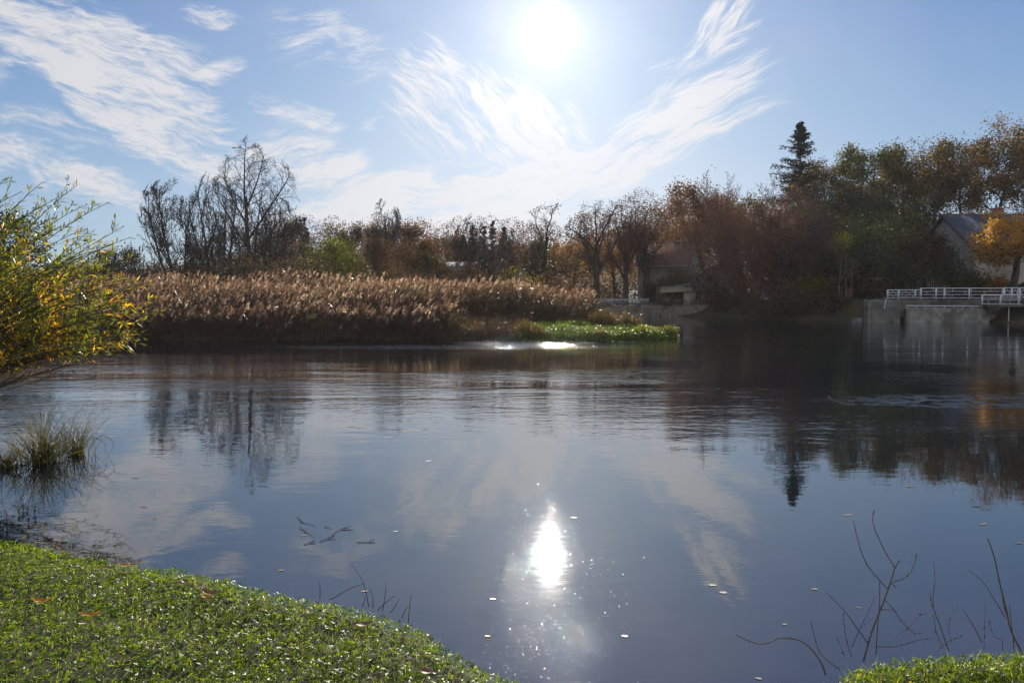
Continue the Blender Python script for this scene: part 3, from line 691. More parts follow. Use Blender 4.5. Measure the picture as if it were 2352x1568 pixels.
for q in range(26): tips.append((r.uniform(60, 330), r.uniform(690, 818), r.normal(0, .7)))
for q in range(16): tips.append((r.uniform(-150, 40), r.uniform(450, 760), r.normal(0, .9)))
main, mrad = [], []
for (x, y, dy) in tips:
    T = W(x, y, YW + dy); B = BASE + np.array([r.normal(0, .3), r.normal(0, .3), 0])
    v = T - B; up = v[2]
    c1 = B + np.array([v[0] * .25, v[1] * .3, v[2] * .35]) + r.normal(0, .07, 3); c2 = B + np.array([v[0] * .7, v[1] * .75, v[2] * .85 + (.12 if x > 150 and y > 600 else 0)]) + r.normal(0, .07, 3)
    tt = np.linspace(0, 1, 13)[:, None]
    Pm = (1 - tt) ** 3 * B + 3 * (1 - tt) ** 2 * tt * c1 + 3 * (1 - tt) * tt ** 2 * c2 + tt ** 3 * T
    main.append(Pm); mrad.append(np.linspace(.014, .003, 13))
main = np.array(main); mrad = np.array(mrad)
# side shoots
k = 9; M = len(main); idx = np.repeat(np.arange(M), k); tt = np.tile((np.arange(k) + .5) / k, M) * .62 + .34 + r.uniform(-.03, .03, M * k)
tt = np.clip(tt, 0, .98); si = tt * 12; i0 = si.astype(int); fr = (si - i0)[:, None]
S = main[idx, i0] * (1 - fr) + main[idx, i0 + 1] * fr; pd = norm(main[idx, i0 + 1] - main[idx, i0])
D = norm(pd + rnd_dirs(r, len(S)) * .75 + [0.05, 0, .12]); L = r.uniform(.3, .7, len(S)) * (1.2 - tt)* 1.5
side = grow(S, D, L, np.full(len(S), .004), [dict(n=5, wander=.09, trop=.03, taper=.4)], r)
# dark bare whips low on the left
Sb, Db = [], []
low = grow(np.tile(BASE + [.6, 0, .1], (12, 1)) + r.normal(0, .2, (12, 3)) * [1, 1, .3], np.stack([np.full(12, 1.), r.normal(0, .25, 12), r.uniform(.25, .6, 12)], 1), r.uniform(1.5, 2.6, 12), np.full(12, .008), [dict(n=6, wander=.06, kids=4, t0=.35, ang=25, lr=.45), dict(n=4, wander=.08, taper=.4)], r)
Vt, Ft = tubeset([(main, mrad)] + low, [5, 4, 3]); link('stems', Vt - BASE, [Ft], BARK, t, smooth=True)
Vt, Ft = tubeset(side, [3]); link('shoots', Vt - BASE, [Ft], TWIG, t)
# leaves, alternate along shoots and outer main stems
Cs, Ds = [], []
def along(P, per, tmin):
    M, n, _ = P.shape; tt = tmin + (1 - tmin) * (np.tile(np.arange(per) + .5, M) / per); idx = np.repeat(np.arange(M), per)
    si = np.minimum(tt, .999) * (n - 1); i0 = si.astype(int); fr = (si - i0)[:, None]
    c = P[idx, i0] * (1 - fr) + P[idx, i0 + 1] * fr; d = norm(P[idx, i0 + 1] - P[idx, i0]); return c, d
c1, d1 = along(side[0][0], 13, .05); c2, d2 = along(main, 40, .45)
C = np.concatenate([c1, c2]); D = np.concatenate([d1, d2]); n = len(C)
keep = (r.uniform(size=n) < .64) & (C[:, 2] > 1.3 + .1 * r.normal(size=n)) & (r.uniform(size=n) < np.clip((C[:, 0] + 9.0) / 1.8, .45, 1)); C = C[keep]; D = D[keep]; n = len(C)
sidev = norm(np.cross(D, rnd_dirs(r, n))); Dl = norm(D * .75 + sidev * .7 + [0, 0, -.05])
N = norm(np.cross(Dl, np.cross(Dl, [0, 0, 1.]))) * -1 + r.normal(0, .45, (n, 3))
Ln = r.uniform(.065, .12, n); V, Fq = leafset(C - BASE, Dl, N, Ln, Ln * r.uniform(.18, .26, n), .03)
# yellowing follows branches and the mid-height of the shrub
hz = C[:, 2]; ypatch = vnoise(C[:, 0] + C[:, 1] * .5, C[:, 2], 3.2, 14)
f = np.clip(r.beta(2, 2.6, n) * .62 + (r.uniform(size=n) < np.clip(.27 + 1.0 * (ypatch - .45), .06, .75) * np.clip(1.5 - (hz - 1.6) * .8, .15, 1.2)) * r.uniform(.25, .6, n), 0, 1)
link('leaves', V, [Fq], M_WIL, t, fattr=f)
# ------------------------------------------------------------------ reed bed
r = rs(31)
M_REED = leafmat('reed_leaf', [(0, (.06, .042, .028)), (.4, (.095, .06, .04)), (.72, (.15, .088, .056)), (.9, (.12, .13, .045)), (1, (.11, .15, .05))], .42, .36, .6)
M_PLUME = leafmat('reed_plume', [(0, (.14, .08, .07)), (.55, (.24, .155, .14)), (1, (.66, .52, .50))], .5, .8, .2)
def reed_block(n, x0, x1, y0, y1, hfun, r):
    X = r.uniform(x0, x1, n); Y = y0 + (y1 - y0) * r.uniform(size=n) ** 1.15; h, s = far_h(X, Y)
    k = (s > -.35) & (X < 5.0) & ((Y > 38.2 + 7.8 * sstep(-.9, .9, X + r.normal(0, .25, n)))); X, Y, h = X[k], Y[k], h[k]
    return X, Y, h, hfun(X, Y) * r.uniform(.74, 1.06, len(X)) * np.where(r.uniform(size=len(X)) > .95, 1.13, 1.0)
def hf(X, Y):
    e = np.clip((4.6 - X) / 5.0, .35, 1.0) ** .5
    return .84 * (1.5 + 1.2 * sstep(38.2, 46, Y) + .45 * sstep(46, 54, Y)) * (.86 + .28 * vnoise(X, Y, .35, 4) + .12 * vnoise(X, Y, 1.3, 5)) * (.6 + .4 * e) * (1 - .66 * sstep(-4.6, -2.2, X + 1.2 * (vnoise(X, Y, .8, 6) - .5)) * sstep(46.6, 45.2, Y))
X, Y, Z, H = reed_block(19500, -32, 5.2, 38.2, 54, hf, r); n = len(X)
base = np.stack([X, Y, Z - .1], 1); lean = np.stack([r.normal(.03, .09, n), r.normal(-.03, .09, n), np.ones(n)], 1)
ns = 3; Pp = np.stack([base + lean * (H * t_)[:, None] + np.array([.1, -.05, 0]) * (t_ ** 2) * H[:, None] for t_ in (0, .5, .8, 1)], 1)
Rr = np.tile(np.array([.009, .007, .005, .003]), (n, 1)); V1, F1 = tubes(Pp, Rr, 3)
# leaves along stalks
k = 9; idx = np.repeat(np.arange(n), k); tt = r.uniform(.05, .96, n * k); si = np.interp(tt, [0, .5, .8, 1], [0, 1, 2, 3]); i0 = np.minimum(si.astype(int), 2); fr = (si - i0)[:, None]
C = Pp[idx, i0] * (1 - fr) + Pp[idx, i0 + 1] * fr
a = r.uniform(0, 6.28, len(C)); upz = np.where(tt < .45, r.uniform(-1.3, .3, len(C)), r.uniform(-.1, 1.3, len(C)))
D = norm(np.stack([np.cos(a) + .25, np.sin(a), upz], 1)); V2, F2 = leafset(C, D, rnd_dirs(r, len(C)), r.uniform(.22, .5, len(C)), r.uniform(.018, .034, len(C)), -.08)
fa = np.concatenate([np.full(len(F1), .3), np.clip(.15 + .55 * r.beta(2, 2, len(C)) + .32 * (vnoise(C[:, 0], C[:, 1], .4, 8) > .6), 0, 1)])
tag(link('reed_stalks', np.concatenate([V1, V2]), [np.concatenate([F1, F2 + len(V1)])], M_REED, fattr=fa), 'dense brown reed stalks and leaves along the far bank of the river', 'reeds', kind='stuff')
# plumes
kp = (r.uniform(size=n) < .30) & (H > 1.0); T = Pp[kp, 3]; Hd = norm(Pp[kp, 3] - Pp[kp, 2]); m_ = len(T); q = 9
idx = np.repeat(np.arange(m_), q); u = np.tile(np.linspace(0, 1, q), m_); pl = r.uniform(.22, .38, m_); bend = norm(np.stack([r.normal(.9, .4, m_), r.normal(-.2, .4, m_), r.normal(-.3, .2, m_)], 1))
C = T[idx] + Hd[idx] * (u * pl[idx])[:, None] + bend[idx] * (u ** 2 * pl[idx] * .35)[:, None] - Hd[idx] * .06
D = norm(Hd[idx] * .8 + bend[idx] * .35 + rnd_dirs(r, len(C)) * .5)
V, Fq = leafset(C, D, rnd_dirs(r, len(C)), pl[idx] * .55 * (1.15 - u * .6), .085 * (1.25 - u), 0)
tag(link('reed_plumes', V, [Fq], M_PLUME, fattr=np.repeat(r.beta(2, 2, m_), q)), 'feathery pale plumes topping the reed bed and catching the sun', 'reed plumes', kind='stuff')

# ------------------------------------------------------------------ islet at the tip of the reed bed
r = rs(33)
M_CRESS = leafmat('cress_leaf', [(0, (.06, .09, .012)), (.5, (.13, .2, .02)), (1, (.26, .32, .04))], .55, .4, .4)
M_WEED = leafmat('weed_leaf', [(0, (.06, .045, .02)), (.4, (.14, .10, .03)), (.7, (.24, .15, .05)), (1, (.22, .24, .05))], .45, .5, .3)
n = 60000; X = r.uniform(.5, 9.2, n); Y = r.uniform(36.8, 46, n); h, s = far_h(X, Y); k = (s > -.25) & (Y < 46.5); X, Y, h, s = X[k], Y[k], h[k], s[k]; n = len(X)
dens_ = vnoise(X, Y, 1.1, 3); hh = r.uniform(.02, .26, n) * (.5 + dens_)
V, Fq = leafset(np.stack([X, Y, h + hh], 1), np.stack([r.normal(0, 1, n), r.normal(0, 1, n), r.uniform(0, .9, n)], 1), np.tile([0, 0, 1.], (n, 1)) + r.normal(0, .5, (n, 3)), r.uniform(.05, .13, n), r.uniform(.03, .07, n), .1)
tag(link('islet_greenery', V, [Fq], M_CRESS, fattr=np.clip(r.beta(2, 2, n) * .8 + (dens_ - .5) * .4, 0, 1)), 'bright green low marsh plants covering the flat islet at the end of the reeds', 'marsh plants', kind='stuff')
def weed_clump(px, py, Y, wd, H, n, label, mat, seed, name='weed_clump', cat='weeds', group='weed clumps on the islet'):
    r = rs(seed); X = (px - CX) / F * Y; z = far_z(X, Y); t = thing(name, label, cat, (X, Y, z), group=group)
    ns = max(8, n // 28); S = np.stack([r.uniform(-wd / 2, wd / 2, ns), r.uniform(-.5, .5, ns), np.full(ns, -.05)], 1)
    Hh = H * r.uniform(.55, 1.1, ns) * (1 - .5 * np.abs(S[:, 0] / wd * 2) ** 2)
    g_ = grow(S, np.stack([r.normal(0, .25, ns), r.normal(0, .25, ns), np.ones(ns)], 1), Hh, np.full(ns, .012), [dict(n=4, wander=.12, kids=5, t0=.25, ang=40, lr=.45, taper=.4), dict(n=3, wander=.15, taper=.3)], r)
    V, Fq = tubeset(g_, [4, 3]); link('stems', V, [Fq], TWIG, t)
    c, d = g_[1][0][:, 1:].reshape(-1, 3), None
    C = c[r.integers(0, len(c), n)] + r.normal(0, .06, (n, 3)); V, Fq = leafset(C, rnd_dirs(r, n) + [0, 0, .2], rnd_dirs(r, n), r.uniform(.06, .16, n), r.uniform(.02, .045, n))
    link('leaves', V, [Fq], mat, t, fattr=r.beta(2, 2, n)); return t
weed_clump(1385, 740, 43.2, 1.5, 1.15, 2600, 'tallest rusty weed clump on the islet beside the reed tip', M_WEED, 1)
weed_clump(1442, 742, 43.0, 1.3, .95, 1900, 'brown weed clump just right of the tallest one on the islet', M_WEED, 2)
weed_clump(1205, 760, 38.6, 1.3, .85, 1600, 'ragged golden weed clump at the waterline in front of the reeds', M_WEED, 3)
weed_clump(1240, 765, 38.2, .8, .55, 800, 'small golden weed clump at the left end of the green islet', M_WEED, 4)
weed_clump(1378, 770, 37.9, .8, .42, 900, 'dark rounded weed clump overhanging the water mid islet', M_WEED, 5)
weed_clump(1478, 755, 39.6, 1.3, .45, 1100, 'olive weed clump on the right half of the islet', M_YGREEN, 6)
weed_clump(1535, 762, 41.2, 1.1, .50, 1200, 'olive green weed clump at the right tip of the islet', M_YGREEN, 7)
weed_clump(1300, 748, 43.6, 1.6, .50, 1000, 'low green weed clump against the reeds at the back of the islet', M_YGREEN, 8)

# ------------------------------------------------------------------ trees
def fit(levels, H, Wd, dome=False):
    """scale a grown tree to a given height and spread"""
    P = np.concatenate([p.reshape(-1, 3) for p, _ in levels]); zt = np.percentile(P[:, 2], 99.7); xw = np.percentile(P[:, 0], 98) - np.percentile(P[:, 0], 2); xc = (np.percentile(P[:, 0], 98) + np.percentile(P[:, 0], 2)) / 2
    sz = H / zt; sx = Wd / xw; out = []
    for p, rr_ in levels:
        q = p.copy(); q[..., 2] *= sz * (1.08 if dome else 1); zf = np.clip(q[..., 2] / H, 0, 1); q[..., 0] = (q[..., 0] - xc * zf) * sx; q[..., 1] *= sx
        if dome:
            c = np.array([0, 0, H * .46]); rad = np.array([Wd * .52, Wd * .52, H * .54]); e = (q - c) / rad; m = np.linalg.norm(e, axis=-1, keepdims=True) + 1e-6
            m2 = np.where(m < .8, m, .8 + .24 * np.tanh((m - .8) / .5)); m2 = np.where(q[..., 2:] < H * .3, np.minimum(m, m2 * 1.3), m2); q = c + e * (m2 / m) * rad
        out.append((q, rr_))
    return out
def multi_start(ns, tilt, r, spread=.25, L=1.0, up=1.0):
    az = np.arange(ns) / ns * 6.28 + r.normal(0, .3, ns)
    ti = np.radians(tilt) * r.uniform(.5, 1.25, ns)
    return np.stack([np.cos(az) * spread, np.sin(az) * spread, np.full(ns, -.1)], 1), np.stack([np.cos(az) * np.sin(ti), np.sin(az) * np.sin(ti), np.cos(ti)], 1)
def tree(name, label, px, Y, top, wpx, seed, stems=1, tilt=25, levels=None, R=.3, leaves=0, lmat=None, lsize=(.18, .3), bark=None, group=None, zb=None, cat='tree', split=2, color=None, lean=0, ljit=.25, fl=(2, 2), bias=0.0, ks=(7, 5, 4, 3, 3), lower=None, upper=None, dome=False):
    r = rs(seed); X = (px - CX) / F * Y; z0 = far_z(X, Y) - .05 if zb is None else zb
    H = W(px, top, Y)[2] - z0; Wd = wpx / F * Y
    S, D = multi_start(stems, tilt, r, spread=.12 * stems ** .5 if stems > 1 else 0.01)
    if stems == 1: D = np.array([[lean, 0, 1.]])
    L = np.full(len(S), H * (.8 if stems > 1 else .85)) * r.uniform(.8, 1.1, len(S)); Rr = np.full(len(S), R)
    g_ = grow(S, D, L, Rr, levels, r); g_ = fit(g_, H, Wd, dome=not leaves or dome)
    t = thing(name, label, cat, (X, Y, z0), group=group)
    V, Fq = tubeset(g_[:split], ks[:split]); link('trunk', V, [Fq], bark or BARKD, t, smooth=True)
    tw_ = g_[split:]; parts = []
    crown = None
    if tw_:
        V, Fq = tubeset(tw_, ks[split:split + len(tw_)])
        if not leaves: crown = link('crown', V, [Fq], bark or BARKD, t)
        else: crown = link('branches', V, [Fq], bark or BARKD, t)
    if leaves:
        c = g_[-1][0][:, 1:].reshape(-1, 3); c2 = g_[-2][0][:, 2:].reshape(-1, 3); c = np.concatenate([c, c2])
        if lower is not None: c = c[c[:, 2] > lower * H]
        if upper is not None: c = c[c[:, 2] < upper * H * (1 + .12 * r.normal(size=len(c)))]
        cl = vnoise(c[:, 0] + c[:, 2], c[:, 1] + c[:, 2] * .7, .55, seed); wgt = .09 + cl ** 3; wgt /= wgt.sum()
        ii = r.choice(len(c), leaves, p=wgt); C = c[ii] + r.normal(0, ljit, (leaves, 3)); ls = r.uniform(*lsize, leaves)
        V, Fq = leafset(C, rnd_dirs(r, leaves), rnd_dirs(r, leaves), ls, ls * .6, .08)
        o = link('crown', V, [Fq], lmat, t, fattr=np.clip(r.beta(fl[0], fl[1], leaves) + (vnoise(C[:, 0], C[:, 2], .5, seed + 1) - .5) * .5 + bias, 0, 1))
        if color: o.color = (*color, 1)
    return t
FAN = [dict(n=9, wander=.05, trop=.02, taper=.2, kids=12, t0=.12, ang=44, angsd=9, lr=.55, shape=.5, rr=.5), dict(n=7, wander=.09, trop=.035, taper=.25, kids=10, t0=.2, ang=40, lr=.42, shape=.4, rr=.5, rmin=.028),
       dict(n=5, wander=.12, trop=.03, taper=.4, kids=6, t0=.15, ang=38, lr=.42, shape=.3, rr=.6, rmin=.019), dict(n=3, wander=.14, trop=.03, taper=.5, kids=3, ang=35, t0=.2, lr=.5, rr=.8, rmin=.014), dict(n=2, wander=.15, taper=.6)]
FAN3 = [dict(FAN[0], kids=10), dict(FAN[1], kids=8), dict(FAN[2], kids=6), dict(FAN[3], kids=0)]
SINGLE = [dict(n=7, wander=.03, trop=.05, taper=.5, kids=7, t0=.2, ang=26, angsd=8, lr=1.0, shape=.2, rr=.62), dict(n=10, wander=.05, trop=.04, taper=.2, kids=19, t0=.05, ang=44, angsd=9, lr=.4, shape=.35, rr=.45, rmin=.03),
          dict(n=6, wander=.12, trop=.035, taper=.3, kids=8, t0=.15, ang=40, lr=.45, rr=.55, rmin=.018), dict(n=4, wander=.14, trop=.02, taper=.5, kids=5, ang=36, t0=.2, lr=.45, rr=.7, rmin=.012), dict(n=2, wander=.15, taper=.6)]
FORK = [dict(n=6, wander=.05, trop=.05, taper=.55, kids=7, t0=.32, ang=30, lr=1.0, shape=.12, rr=.6), dict(n=9, wander=.07, trop=.05, taper=.2, kids=10, t0=.15, ang=38, lr=.42, shape=.4, rr=.45, rmin=.03),
        dict(n=5, wander=.12, trop=.04, taper=.4, kids=7, t0=.15, ang=38, lr=.48, rr=.55, rmin=.017), dict(n=4, wander=.15, taper=.5, kids=4, ang=35, t0=.15, lr=.55, rr=.7, rmin=.012), dict(n=2, wander=.15, taper=.6)]
GB = 'bare winter trees behind the reed bed'
tree('bare_tree', 'tallest leafless tree above the reeds, upright with a narrow double top', 585, 86, 298, 215, 131, 1, 9, SINGLE, .34, group=GB, leaves=0)
tree('bare_tree', 'broad leafless tree filling the lower skirt round the tallest one', 612, 89, 428, 225, 152, 6, 46, FAN, .15, group=GB)
tree('bare_tree', 'fan shaped leafless tree left of the tallest one', 418, 88, 400, 215, 143, 5, 40, FAN, .17, group=GB)
tree('bare_tree', 'leafless tree with a forked trunk between the fan shaped and the tallest tree', 502, 90, 376, 180, 124, 4, 30, FAN, .17, group=GB)
tree('bare_tree', 'small low leafless tree at the left end of the bare tree group', 322, 92, 545, 115, 105, 4, 38, FAN3, .11, group=GB)
tree('bare_tree', 'leafless round topped tree rising alone above the rust coloured trees', 888, 98, 447, 92, 106, 2, 12, SINGLE, .14, group=GB)
tree('bare_tree', 'wide thin leafless tree fanning out in front of the little spruces', 1112, 82, 482, 165, 107, 8, 30, FAN3, .10, group=GB)
tree('bare_tree', 'sparse leafless tree at the right shoulder of the little spruces', 1175, 96, 510, 80, 118, 4, 22, FAN3, .08, group=GB)
tree('gnarled_tree', 'gnarled crooked tree with thick horizontal limbs in the middle of the far bank', 1262, 80, 470, 150, 108, 1, 10, [dict(n=7, wander=.17, trop=.03, taper=.45, kids=9, t0=.22, ang=58, angsd=14, lr=.75, shape=.3, rr=.65), dict(n=9, wander=.24, trop=.05, taper=.25, kids=9, t0=.15, ang=50, lr=.42, rr=.5, rmin=.03), dict(FORK[2], wander=.2), dict(FORK[3], wander=.2), FORK[4]], .33, bark=BARKD, leaves=1500, lmat=M_RUST, lsize=(.12, .22), ljit=.2, split=2)
tree('bare_tree', 'leafless vase shaped tree with many upright limbs by the picket fence', 1372, 95, 443, 170, 109, 1, 8, FORK, .42, group='tall trees along the far bank wall', leaves=1500, dome=True, lmat=M_RUST, lsize=(.1, .2), ljit=.2, split=2)
tree('ivy_tree', 'thick trunked tree wrapped in reddish leaves right of the vase shaped one', 1437, 95.5, 448, 100, 110, 1, 8, FORK, .4, leaves=7000, lmat=M_BRUSH, upper=.68, dome=True, lsize=(.12, .24), ljit=.4, split=2, group='tall trees along the far bank wall', color=(1.9, 1.1, 1.05), fl=(1.6, 3))
tree('ivy_tree', 'tall dark tree with leafless crown top behind the shed', 1484, 96, 438, 125, 111, 1, 8, FORK, .42, leaves=5000, lmat=M_BRUSH, upper=.62, dome=True, lsize=(.12, .24), ljit=.35, split=2, group='tall trees along the far bank wall', color=(1.4, 1.0, 1.0), fl=(1.6, 3))

# leafy woodland: broad crowns
OAKL = [dict(n=8, wander=.06, trop=.04, taper=.35, kids=13, t0=.38, ang=55, angsd=12, lr=.5, shape=.45, rr=.45), dict(n=6, wander=.14, trop=.07, taper=.3, kids=8, t0=.2, ang=45, lr=.5, rr=.5, rmin=.02), dict(n=4, wander=.18, trop=.04, taper=.4, kids=4, t0=.2, ang=42, lr=.5, rr=.5, rmin=.015), dict(n=3, wander=.2, taper=.5)]
def wood_tree(label, px, Y, top, wpx, seed, n=13000, mat=None, color=None, group=None, name='oak_tree', ls=(.19, .36), zb=None, R=.26, lower=None, jit=.45, levels=OAKL, fl=(2, 2), bark=None, bias=0.):
    return tree(name, label, px, Y, top, wpx, seed, 1, 8, levels, R, leaves=n, lmat=mat or M_OAK, lsize=ls, color=color, group=group, zb=zb, ljit=jit, lower=lower, fl=fl, bark=bark, bias=bias)
GW = 'autumn oaks on the wooded slope at right'
wood_tree('golden brown oak just right of the tall spruce on the skyline', 1905, 108, 372, 169, 201, color=(1, .95, .9), group=GW)
wood_tree('greenish oak with a ragged dark top, second crown right of the spruce', 1985, 107, 345, 149, 202, color=(.6, .85, .6), group=GW)
wood_tree('low golden oak crown in the dip between the greenish and the broad oak', 2055, 109, 365, 143, 203, color=(1, 1, .9), group=GW)
wood_tree('broad golden brown oak with a rounded high crown above the slate roof', 2135, 104, 312, 195, 204, 8500, color=(1.1, 1, .9), group=GW)
wood_tree('brown oak filling the gap left of the highest crown', 2205, 107, 330, 143, 205, color=(.9, .85, .8), group=GW)
wood_tree('highest rust brown oak near the right frame edge', 2278, 100, 283, 182, 206, 8500, color=(1.1, .9, .8), group=GW)
wood_tree('rust brown oak cut by the right frame edge', 2350, 99, 293, 143, 207, color=(1, .9, .8), group=GW)
wood_tree('oak mostly outside the frame at upper right', 2430, 100, 290, 156, 208, 5000, color=(.9, .9, .8), group=GW)
GX = 'dark trees at the foot of the slope'
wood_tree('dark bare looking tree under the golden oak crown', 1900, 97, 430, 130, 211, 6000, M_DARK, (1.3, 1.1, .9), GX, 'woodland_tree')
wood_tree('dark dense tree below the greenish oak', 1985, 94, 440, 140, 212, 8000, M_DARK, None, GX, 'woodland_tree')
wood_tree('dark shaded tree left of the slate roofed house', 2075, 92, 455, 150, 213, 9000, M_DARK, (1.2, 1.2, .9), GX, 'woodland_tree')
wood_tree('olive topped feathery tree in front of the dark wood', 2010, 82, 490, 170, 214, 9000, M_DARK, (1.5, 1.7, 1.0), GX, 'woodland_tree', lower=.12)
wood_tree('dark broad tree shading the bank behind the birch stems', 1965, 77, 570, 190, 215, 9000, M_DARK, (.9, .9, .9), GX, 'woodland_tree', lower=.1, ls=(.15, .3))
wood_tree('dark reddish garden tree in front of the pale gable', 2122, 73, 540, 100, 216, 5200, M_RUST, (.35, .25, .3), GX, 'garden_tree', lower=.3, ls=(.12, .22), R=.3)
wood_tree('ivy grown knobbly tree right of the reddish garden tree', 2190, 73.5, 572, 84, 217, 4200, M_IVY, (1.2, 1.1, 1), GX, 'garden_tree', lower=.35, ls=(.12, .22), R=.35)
wood_tree('orange leaved spreading tree behind the railing at the right edge', 2315, 70, 487, 165, 218, 8500, M_ORANGE, None, None, 'maple_tree', lower=.28, ls=(.17, .32), R=.38, jit=.3)
wood_tree('sunlit yellow green young tree behind the birch stems', 1932, 80, 548, 75, 219, 3600, M_YGREEN, None, None, 'young_tree', lower=.2, ls=(.12, .22), R=.1, jit=.4)
wood_tree('rust orange tree standing behind the tall bare trees', 1600, 100, 418, 125, 220, 8000, M_RUST, (.9, .8, .75), None, 'woodland_tree', bias=.05)
wood_tree('brown leafy tree between the rust orange one and the spruce', 1695, 104, 455, 130, 221, 7000, M_OAK, (.8, .75, .6), None, 'woodland_tree')
wood_tree('golden leafed low tree seen between the thick trunks by the fence', 1410, 104, 565, 130, 222, 7000, M_OAK, (1.5, 1.2, .8), None, 'garden_tree', lower=.02, ls=(.15, .28), bias=.1)
wood_tree('rust leafed low tree right of the gnarled tree', 1320, 100, 560, 150, 223, 8000, M_OAK, (1.2, .9, .7), None, 'garden_tree', lower=.02, ls=(.15, .28))
wood_tree('orange tinged tree behind the gable of the middle house', 1560, 112, 520, 110, 224, 6000, M_RUST, (1, .9, .8), None, 'garden_tree', lower=.1)
wood_tree('ivy clad dark stump like tree left of the gnarled one', 1235, 84, 545, 60, 225, 4000, M_IVY, (2.2, 1.4, 1.0), None, 'ivy_tree', lower=.05, ls=(.12, .22), jit=.3)
GC = 'autumn trees in the middle distance'
for i, (px, Y, top, wpx, mat, c, lb) in enumerate([
    (770, 84, 552, 120, M_YGREEN, (.75, .85, .6), 'yellow green bushy tree standing clear behind the reeds'),
    (1000, 84, 588, 60, M_OLIVE, (.5, .5, .5), 'small olive grey conical bush tree behind the reeds'),
    (740, 128, 520, 95, M_OAK, (.7, .7, .7), 'brown tree just right of the small dark spruce on the skyline'),
    (800, 132, 515, 90, M_RUST, (.5, .48, .48), 'rust brown rounded tree above the yellow green bushy tree'),
    (855, 126, 520, 85, M_OAK, (.8, .7, .6), 'brown tree under the lone round topped bare tree'),
    (915, 122, 520, 95, M_RUST, (.5, .42, .42), 'reddish brown tree right of the lone bare tree'),
    (965, 118, 515, 95, M_RUST, (.62, .5, .48), 'reddest rounded tree left of the white spire'),
    (1040, 130, 542, 80, M_RUST, (.6, .5, .45), 'small reddish tree right of the white spire'),
    (1080, 128, 548, 80, M_RUST, (.5, .4, .4), 'dim red brown tree behind the wide thin bare tree'),
    (655, 96, 515, 120, M_BRUSH, (.9, 1, .9), 'grey brown rounded tree right of the bare tree group'),
    (545, 98, 520, 150, M_BRUSH, (.75, .85, .8), 'grey brown mass tree directly behind the tallest bare tree'),
    (905, 88, 560, 100, M_BRUSH, (1.2, 1, .8), 'thin brown branched tree in front of the rust coloured ones'),
    (960, 90, 555, 90, M_RUST, (.7, .55, .45), 'thin reddish tree with upright stems behind the reeds'),
]):
    wood_tree(lb, px, Y, top, wpx, 240 + i, 8500, mat, c, GC, 'autumn_tree' if i != 1 else 'olive_tree', lower=.05, ls=(.14, .26) if Y < 100 else (.18, .34), R=.15, levels=[dict(OAKL[0], t0=.12)] + OAKL[1:])

# the big red brown willow dome over the water
DOME = [dict(n=9, wander=.05, trop=-.01, taper=.25, kids=18, t0=.2, ang=36, lr=.52, shape=.4, rr=.4, rmin=.03), dict(n=6, wander=.08, trop=.01, taper=.3, kids=12, t0=.12, ang=33, lr=.42, rr=.5, rmin=.018),
        dict(n=4, wander=.10, trop=.02, taper=.5, kids=7, t0=.1, ang=28, lr=.5, rr=.6, rmin=.013), dict(n=3, wander=.12, taper=.6)]
tree('willow_tree', 'wide reddish brown dome of fine willow branches overhanging the far waterline', 1722, 83, 415, 300, 301, 13, 48, DOME, .16, leaves=11000, lmat=M_BRUSH, lsize=(.1, .22), bark=BARKR, color=(1.9, 1.15, 1.0), ljit=.25, split=2)
tree('willow_tree', 'slimmer greyish willow with upright stems right of the reddish dome', 1835, 78, 425, 165, 302, 8, 26, DOME, .14, leaves=8000, lmat=M_BRUSH, lsize=(.12, .24), bark=TWIG, color=(1.0, .9, .85), ljit=.25, split=2)

# conifers
def conifer(label, px, Y, top, wpx, seed, base=None, irregular=.25, droop=.35, name='spruce_tree', group=None, dens=1.0, zb=None):
    r = rs(seed); X = (px - CX) / F * Y; z0 = far_z(X, Y) - .05 if zb is None else zb; H = W(px, top, Y)[2] - z0; Wd = wpx / F * Y / 2
    t = thing(name, label, 'tree', (X, Y, z0), group=group)
    mb = MB(); mb.tube(np.array([(0, 0, 0), (.05, 0, H * .5), (0, 0, H)]), [H * .016, H * .01, .02], 7); mb.build('trunk', BARKD, t, smooth=True)
    nb = int(H * 7.5 * dens); zt = np.sort(r.uniform(.12, .985, nb)) * H; az = r.uniform(0, 6.28, nb)
    L = Wd * (1.0 - zt / H) ** .95 * r.uniform(1 - irregular * 1.5, 1 + irregular * .5, nb) * (.8 + .5 * vnoise(np.cos(az) * 2 + 9, zt + np.sin(az) * 2, .9, seed)) + .15
    S = np.stack([0 * az, 0 * az, zt], 1); D = np.stack([np.cos(az), np.sin(az), .25 - droop * (1 - zt / H) * 1.0], 1)
    g_ = grow(S, D, L, np.full(nb, .05), [dict(n=7, wander=.05, trop=.015, taper=.25, kids=14, t0=.12, ang=50, lr=.3, shape=.5, rr=.5, rmin=.01), dict(n=3, wander=.1, trop=-.16, taper=.5)], r)
    V, Fq = tubeset(g_, [4, 3]); link('branches', V, [Fq], BARKD, t)
    c = g_[1][0].reshape(-1, 3); c0 = g_[0][0][:, 1:].reshape(-1, 3); c = np.concatenate([c, c0, c0]); n = int(len(c) * 1.6); C = c[r.integers(0, len(c), n)] + r.normal(0, .05, (n, 3))
    V, Fq = leafset(C, rnd_dirs(r, n) * [.8, .8, .5] + [0, 0, -.45], rnd_dirs(r, n), r.uniform(.14, .34, n), r.uniform(.05, .11, n)); link('crown', V, [Fq], M_NEEDLE, t, fattr=r.beta(2, 2, n))
    return t
conifer('tallest dark spruce with drooping boughs on the right skyline', 1830, 90, 276, 300, 401, irregular=.42, droop=.5, dens=1.7)
GP = 'small dark spruces on the middle skyline'
conifer('small pointed spruce right of the bare tree group', 703, 122, 497, 58, 402, group=GP)
